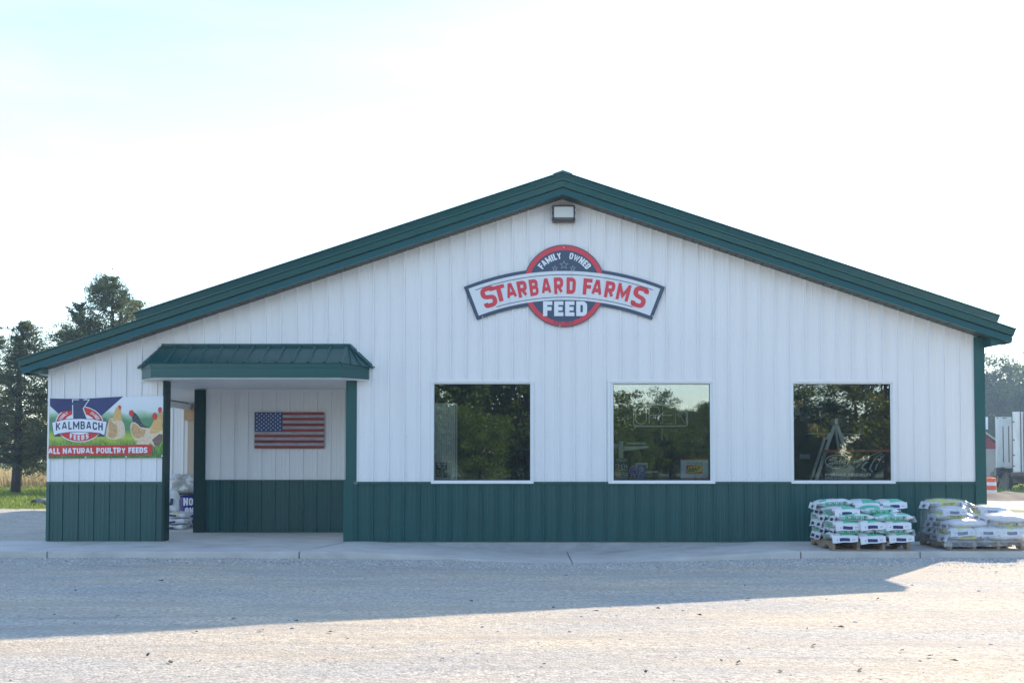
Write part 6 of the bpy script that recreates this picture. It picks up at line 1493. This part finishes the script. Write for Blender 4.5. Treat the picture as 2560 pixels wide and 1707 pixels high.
# white sign board
HY = 56.0
sb = thing('sign_board', 'blank white sign board on a post beyond the store corner', 'sign', (X(2463, 1058, HY), HY, Z(2463, 1235, HY)))
box_part('board', flat('board_white', (226, 226, 232)), sb, (X(2440, 1058, HY), X(2470, 1058, HY), HY, HY + .06, Z(2463, 1073, HY), Z(2463, 1042, HY))); box_part('post', M['bronze'], sb, (X(2446, 1058, HY), X(2448, 1058, HY), HY + .061, HY + .2, Z(2463, 1235, HY), Z(2463, 1042, HY)))

# ------------------------------------------------------------------ plants
def leaf_cloud(cen, tint, size, asp, rg, up=0.0):
    """one small face per centre, turned at random; up > 0 lays them flatter"""
    n = len(cen); nrm = rg.normal(size=(n, 3)); nrm[:, 2] = np.abs(nrm[:, 2]) + up; nrm /= np.linalg.norm(nrm, axis=1)[:, None]
    a = np.cross(nrm, rg.normal(size=(n, 3))); a /= np.linalg.norm(a, axis=1)[:, None] + 1e-9; b = np.cross(nrm, a)
    s = size * rg.uniform(0.6, 1.35, n); a = a * s[:, None]; b = b * (s * asp)[:, None]
    v = np.stack([cen - a, cen - a * 0.1 - b, cen + a, cen + a * 0.1 + b], 1).reshape(-1, 3)
    f = np.arange(4 * n).reshape(-1, 4); return v, f, np.repeat(np.clip(tint, 0, 1), 4)
def broad_tree(name, label, cat, loc, H, rad, base, m, seed, nleaf, lsize, group, trunk_r=0.22, nclump=70):
    rg = np.random.default_rng(seed); rr = random.Random(seed)
    root = thing(name, label, cat, loc, group=group)
    d = rg.normal(size=(nclump, 3)); d /= np.linalg.norm(d, axis=1)[:, None]; q = rg.uniform(0.35, 1.0, nclump) ** 0.6
    c = d * q[:, None] * np.array([rad, rad, (H - base) / 2]) * (1 + 0.22 * rg.normal(size=(nclump, 1))) + np.array([0, 0, (H + base) / 2])
    c[:, 2] = np.clip(c[:, 2], base * 0.9, H)
    cr = rad * rg.uniform(0.16, 0.32, nclump); ct = rg.uniform(0.1, 0.9, nclump)
    k = rg.integers(0, nclump, nleaf); u = rg.normal(size=(nleaf, 3)); u /= np.linalg.norm(u, axis=1)[:, None]
    p = c[k] + u * (cr[k] * rg.uniform(0.45, 1.1, nleaf))[:, None] * np.array([1, 1, 0.72])
    v, f, t = leaf_cloud(p, ct[k] * 0.6 + rg.uniform(0, 0.4, nleaf), lsize, 0.6, rg, 0.3)
    mb = MB(); lean = rr.uniform(-.3, .3)
    mb.tube([(0, 0, -.3), (lean * .3, 0, base * .6), (lean, .1, base + (H - base) * .4), (lean * .8, .1, H * .92)], [trunk_r * 1.25, trunk_r, trunk_r * .62, trunk_r * .12], 9)
    for i in range(16):
        e = Vector(c[i]); s = Vector((lean * .6, .05, base * .7 + (H - base) * .5 * rr.random()))
        mb.tube([s, s.lerp(e, .5) + Vector((0, 0, .12 * H * .3)), e], [trunk_r * .38, trunk_r * .22, trunk_r * .06], 5)
    mb.build('trunk', M['bark'], root, smooth=True, local=True)
    np_mesh('crown', v, f, m, root, attr=t); return root
def feathery_tree(label, loc, H, m, seed, reach, base, lean=(0, 0), stems=1, nbr=110, twigs=21, group='feathery trees left of the store'):
    rg = np.random.default_rng(seed); rr = random.Random(seed); root = thing('feathery_tree', label, 'tree', loc, group=group); mb = MB(); cen = []
    for st in range(stems):
        ox, ph = (0 if st == 0 else rr.uniform(.3, .5) * (1 if st % 2 else -1)), rr.uniform(0, 6)
        def axis(t): return Vector((ox * (0.3 + .7 * t) + lean[0] * t + 0.12 * math.sin(t * 4 + ph), lean[1] * t + 0.1 * math.cos(t * 3 + ph), H * t * (1 - 0.07 * st)))
        mb.tube([axis(k / 9) - Vector((0, 0, .2 if k == 0 else 0)) for k in range(10)], [0.19 * (1 - k / 9.6) ** 0.8 * (.8 if st else 1) + .012 for k in range(10)], 9)
        for b in range(int(nbr * 0.92) // stems):
            t = base / H + (1 - base / H) * rr.random() ** 1.05; t = min(.985, t); s = axis(t); az = rr.uniform(0, 6.28)
            L_ = reach * (1 - t) ** 0.72 * rr.uniform(.25, 1.2) + 0.16; el = rr.uniform(-.15, .50) + .55 * t * t
            dr_ = Vector((math.cos(az) * math.cos(el), math.sin(az) * math.cos(el), math.sin(el)))
            pts = [s + dr_ * L_ * k / 4 + Vector((0, 0, -0.10 * L_ * (k / 4) ** 2 + 0.04 * rr.uniform(-1, 1))) for k in range(5)]
            mb.tube(pts, [.030 * (1 - t) + .010, .022 * (1 - t) + .008, .014, .009, .004], 5)
            for w in range(twigs):
                q = (0.25 + .8 * rr.random()); p = s + dr_ * L_ * min(q, 1.02) + Vector((0, 0, -.10 * L_ * q * q))
                sd_ = Vector((rr.gauss(0, 1), rr.gauss(0, 1), rr.gauss(0, .55))).normalized() * rr.uniform(.05, .44) * (.32 + .68 * (1 - t))
                n = 8
                for k in range(n): cen.append(p + sd_ * (k + 1) / n + Vector((rr.gauss(0, .036), rr.gauss(0, .036), rr.gauss(0, .03))))
    cen = [c for c in cen if rr.random() < .75]
    want = 400 * max(1.0, reach / 2.2); tries = 0; got = 0; off = seed * 3.7
    while got < want and tries < 9000:
        tries += 1; t = base / H + (1 - base / H) * rr.random(); rmax = min(reach * (1 - t) ** 0.62, reach * 0.66) * rr.uniform(.82, 1.12); q = rmax * math.sqrt(rr.random()); az = rr.uniform(0, 6.28)
        p = Vector((lean[0] * t + q * math.cos(az), lean[1] * t + q * math.sin(az), H * t - q * 0.10))
        if mnoise.noise(Vector((p.x * 0.95 + off, p.y * 0.95, p.z * 1.25))) + 0.35 * mnoise.noise(Vector((p.x * 3, p.y * 3, p.z * 5 + off))) < 0.11: continue
        got += 1; sp_ = rr.uniform(.06, .16); dx = Vector((math.cos(az), math.sin(az), rr.uniform(0, .5)))
        for k in range(44): a_ = rr.gauss(0, 1); cen.append(p + dx * a_ * sp_ * 1.5 + Vector((rr.gauss(0, sp_), rr.gauss(0, sp_), rr.gauss(0, sp_ * .45))))
    cen = np.array([c[:] for c in cen]); br = np.array([mnoise.noise(Vector((c[0] * 1.3, c[1] * 1.3, c[2] * 1.6 + seed))) for c in cen])
    v, f, t = leaf_cloud(cen, 0.45 + 0.7 * br + rg.uniform(-.2, .2, len(cen)), 0.040, 0.55, rg, 0.3)
    mb.build('trunk', M['bark'], root, smooth=True, local=True); np_mesh('crown', v, f, m, root, attr=t); return root
TRY = 29.0
b0 = at(30, 1219, TRY); b0.z = field_z(b0.x, TRY)
ftree = lambda px, top, lb, seed, reach, base, lean=0.0, dy=0.0, stems=1, nbr=110: feathery_tree(lb, (X(px, 1100, TRY + dy), TRY + dy, -0.06), Z(px, top, TRY + dy) + .1, M['leaf_left'], seed, reach, base, (lean, 0), stems, nbr)
ftree(32, 812, 'dark leaning trunk and feathery crown of the tree nearest the left picture edge', 21, 2.7, 1.05, lean=0.45, nbr=110)
ftree(-25, 818, 'feathery tree cut by the left picture edge beyond the leaning one', 22, 2.6, 1.1, dy=3, nbr=90)
ftree(196, 765, 'left feathery tree of the tall group above the low roof end', 23, 3.2, 1.0, nbr=80)
ftree(268, 695, 'tallest two stemmed feathery tree showing over the left roof slope', 24, 4.3, 1.0, stems=2, nbr=130)
ftree(330, 755, 'right feathery tree of the tall group, half hidden by the roof', 25, 2.8, 1.0, dy=2, nbr=70)
ftree(150, 832, 'low feathery tree between the two taller clumps left of the roof', 26, 2.8, .8, dy=4, nbr=70)
# far trees at the left, woods at the right, trees across the road
FG = 'hazy trees at the far edge of the field'
for k, (x, y, h) in enumerate(((-42, 92, 5.2), (-46.5, 95, 6.5), (-38.5, 90, 4.6), (-51, 96, 7.0), (-34, 97, 6.0))):
    broad_tree('field_tree', ['hazy round tree far off behind the tan grass strip, nearest the store', 'taller hazy tree far off behind the tan grass strip', 'low hazy tree far off behind the store wall', 'tallest far hazy tree beyond the field, behind the leaning feathery tree', 'far hazy tree hidden behind the store'][k], 'tree', (x, y, -.1), h, h * .42, .3, M['leaf_far'], 40 + k, 5200, 0.16, FG, .15, 40)
WG = 'tall hazy trees behind the trailers'
wlab = ['tall hazy tree rising directly behind the store corner post', 'tall hazy tree behind the sign board and the drum', 'tall hazy tree above the white box trailer', 'tall hazy tree above the trailer at the picture edge', None, None]
first = None
for k, (x, y, h, r_c) in enumerate(((53.5, 130, 14.6, 4.6), (57.2, 132, 14.3, 4.0), (60.8, 131, 14.8, 4.4), (64.6, 133, 14.2, 4.6), (69.5, 131, 14.9, 5.0), (48, 134, 14.0, 4.6), (55.4, 126, 10.5, 3.8), (59.4, 125, 11.2, 3.8), (62.8, 126, 10.8, 3.6))):
    lb = ['tall hazy tree rising directly behind the corner post of the store', 'tall hazy tree behind the white sign board', 'tall hazy tree above the white box trailer', 'tall hazy tree above the grimy trailer at the picture edge'][k] if k < 4 else {6: 'lower hazy tree at the wood edge above the red barn', 7: 'lower hazy tree at the wood edge behind the box trailer', 8: 'lower hazy tree at the wood edge behind the grimy trailer'}.get(k, 'tall hazy tree of the wood beyond the trailers')
    broad_tree('forest_tree', lb, 'tree', (x, y, -.4), h, r_c, 1.5, M['leaf_far'], 60 + k, 15000, 0.15, WG, .28, 110)
RG = 'trees across the road, mirrored in the windows'
proto = {}
spots = [('a', -9.5, -50, 1.12), ('a', -4.5, -47, 1.05), ('a', 0.2, -49, 1.2), ('b', -14, -55, 1.1), ('b', 4.8, -58, .62), ('a', 8.3, -60, .46), ('b', 11.3, -60, .50), ('a', 14.2, -61, .55), ('b', 17.4, -58, .66), ('c', 20.0, -50, .95), ('c', 23.5, -48, 1.0), ('c', 26.3, -50, .95), ('a', 29.5, -53, 1.0), ('b', 33.5, -55, 1.1), ('b', 6, -92, .66), ('a', 12, -94, .70), ('b', 16, -95, .64), ('a', 21, -93, .68), ('b', 0, -95, .7), ('a', -20, -60, 1.1), ('b', 40, -60, 1.0), ('a', -7, -44, .42), ('b', -2.2, -43.5, .40), ('a', 2.6, -45, .44), ('b', 6.5, -54, .34), ('a', 10, -55, .30), ('b', 13, -56, .34), ('a', 16, -54, .36), ('b', 21.5, -44, .36), ('b', 27.5, -45, .40), ('a', -12, -46, .5)] + [('ab'[k % 2], -17 + 2.7 * k, -66 - (k % 3), .36 + .05 * (k * 7 % 3)) for k in range(20)]
bpy.context.view_layer.update()
for kk, (k, x, y, s) in enumerate(spots):
    if k not in proto:
        mm_, hh, rr_, nn = {'a': (M['leaf_oak'], 10.5, 3.6, 21000), 'b': (M['leaf_oak'], 9.5, 3.8, 21000), 'c': (M['leaf_yel'], 9.0, 3.0, 16000)}[k]
        t = broad_tree('roadside_tree', None, 'tree', (x, y, -.1), hh, rr_, .6 if k != 'c' else 1.6, mm_, {'a': 81, 'b': 82, 'c': 83}[k], nn, 0.115, RG, .2, 120); proto[k] = t
    else: t = dup(proto[k])
    t.location = (x, y, -.1); t.scale = (s * 1.05, s, s); t.rotation_euler = (0, 0, kk * 1.7)
    t['label'] = 'light yellowing tree mirrored in the window nearest the bags' if k == 'c' else ('tall green tree across the road mirrored in the windows' if s > .8 else ('middling green tree across the road mirrored in the windows' if s > .5 else 'low green shrub across the road mirrored in the windows'))
# lawn, dry strip, weeds
def blades(name, n, x0, x1, y0, y1, h0, h1, w, m, fz, seed, keep=None):
    rg = np.random.default_rng(seed); x = rg.uniform(x0, x1, n); y = rg.uniform(y0, y1, n)
    if keep is not None: k = keep(x, y); x, y = x[k], y[k]
    n = len(x); z = np.array([fz(a, b) for a, b in zip(x, y)]); h = rg.uniform(h0, h1, n); a = rg.uniform(0, 3.14, n); lx, ly = rg.normal(0, .3, n) * h, rg.normal(0, .3, n) * h
    c, s = np.cos(a) * w, np.sin(a) * w
    v = np.stack([np.stack([x - c, y - s, z - .01], 1), np.stack([x + c, y + s, z - .01], 1), np.stack([x + lx + c * .3, y + ly + s * .3, z + h], 1), np.stack([x + lx - c * .3, y + ly - s * .3, z + h], 1)], 1).reshape(-1, 3)
    t = np.repeat(np.clip(rg.normal(.5, .25, n), 0, 1), 4); o = np_mesh(name, v, np.arange(4 * n).reshape(-1, 4), m, attr=t); tag(o, kind='stuff'); return o
blades('lawn_grass', 52000, -30, -10.0, 13.6, 38.5, .04, .13, .016, M['grass'], field_z, 1, keep=lambda x, y: (x < -10) & (np.abs(x + 7.2 + (y + 18.3) * .33) < 7.5))
blades('dry_grass', 9000, -34, -17, 38.2, 46, .45, .85, .022, M['dry'], field_z, 2)
blades('dry_grass', 4000, -60, -24, 46, 80, .5, .8, .05, M['dry'], field_z, 12)
blades('yard_grass', 16000, 18, 40, 35.2, 60, .05, .2, .03, M['grass'], field_z, 3)
blades('slab_weeds', 700, 7.2, 9.6, -.6, 2.6, .03, .16, .006, M['weed'], gz, 4)
blades('edge_weeds', 900, -13.5, -8.5, .3, 3.2, .02, .07, .006, M['weed'], gz, 5, keep=lambda x, y: np.abs(y - 1.2 - .4 * np.sin(x)) < .35)
# weathered log in the lawn
lp_ = at(97, 1257, 17.6)
log = thing('weathered_log', 'short weathered grey log with rotten dark end lying in the lawn', 'log', (lp_.x, 17.6, lp_.z))
mb = MB(); g0 = field_z(lp_.x, 17.6)
mb.tube([(lp_.x - .10, 17.6, g0 + .05), (lp_.x - .02, 17.62, g0 + .12), (lp_.x + .12, 17.7, g0 + .12), (lp_.x + .30, 17.8, g0 + .08)], [.07, .10, .09, .05], 9); mb.build('log_body', mat('grey_driftwood', (0.30, 0.28, 0.27), 0.85, var=.3, vscale=7, dirt=(.05, .035, .03), dscale=5, damt=.9), log, smooth=True)
mb = MB(); mb.tube([(lp_.x - .20, 17.58, g0 - .02), (lp_.x - .14, 17.58, g0 + .10), (lp_.x - .10, 17.58, g0 + .17)], [.09, .08, .05], 8); mb.build('rotten_end', mat('rotten_wood', (0.07, 0.045, 0.03), 0.95, var=.5, vscale=12, dirt=(.30, .24, .14), dscale=14, damt=.8), log, smooth=True)

# ------------------------------------------------------------------ morning haze
hz = bpy.data.materials.new('haze'); hz.use_nodes = True; N = hz.node_tree.nodes; N.clear()
o_ = N.new('ShaderNodeOutputMaterial'); pv = N.new('ShaderNodeVolumePrincipled'); pv.inputs['Color'].default_value = (0.50, 0.72, 1.0, 1); pv.inputs['Density'].default_value = 0.0009; pv.inputs['Anisotropy'].default_value = 0.25
hz.node_tree.links.new(pv.outputs[0], o_.inputs['Volume'])
mb = MB(); mb.box(-424, 424, -424, 424, -1.7, 16.5); haze = mb.build('haze', hz); tag(haze, kind='stuff')
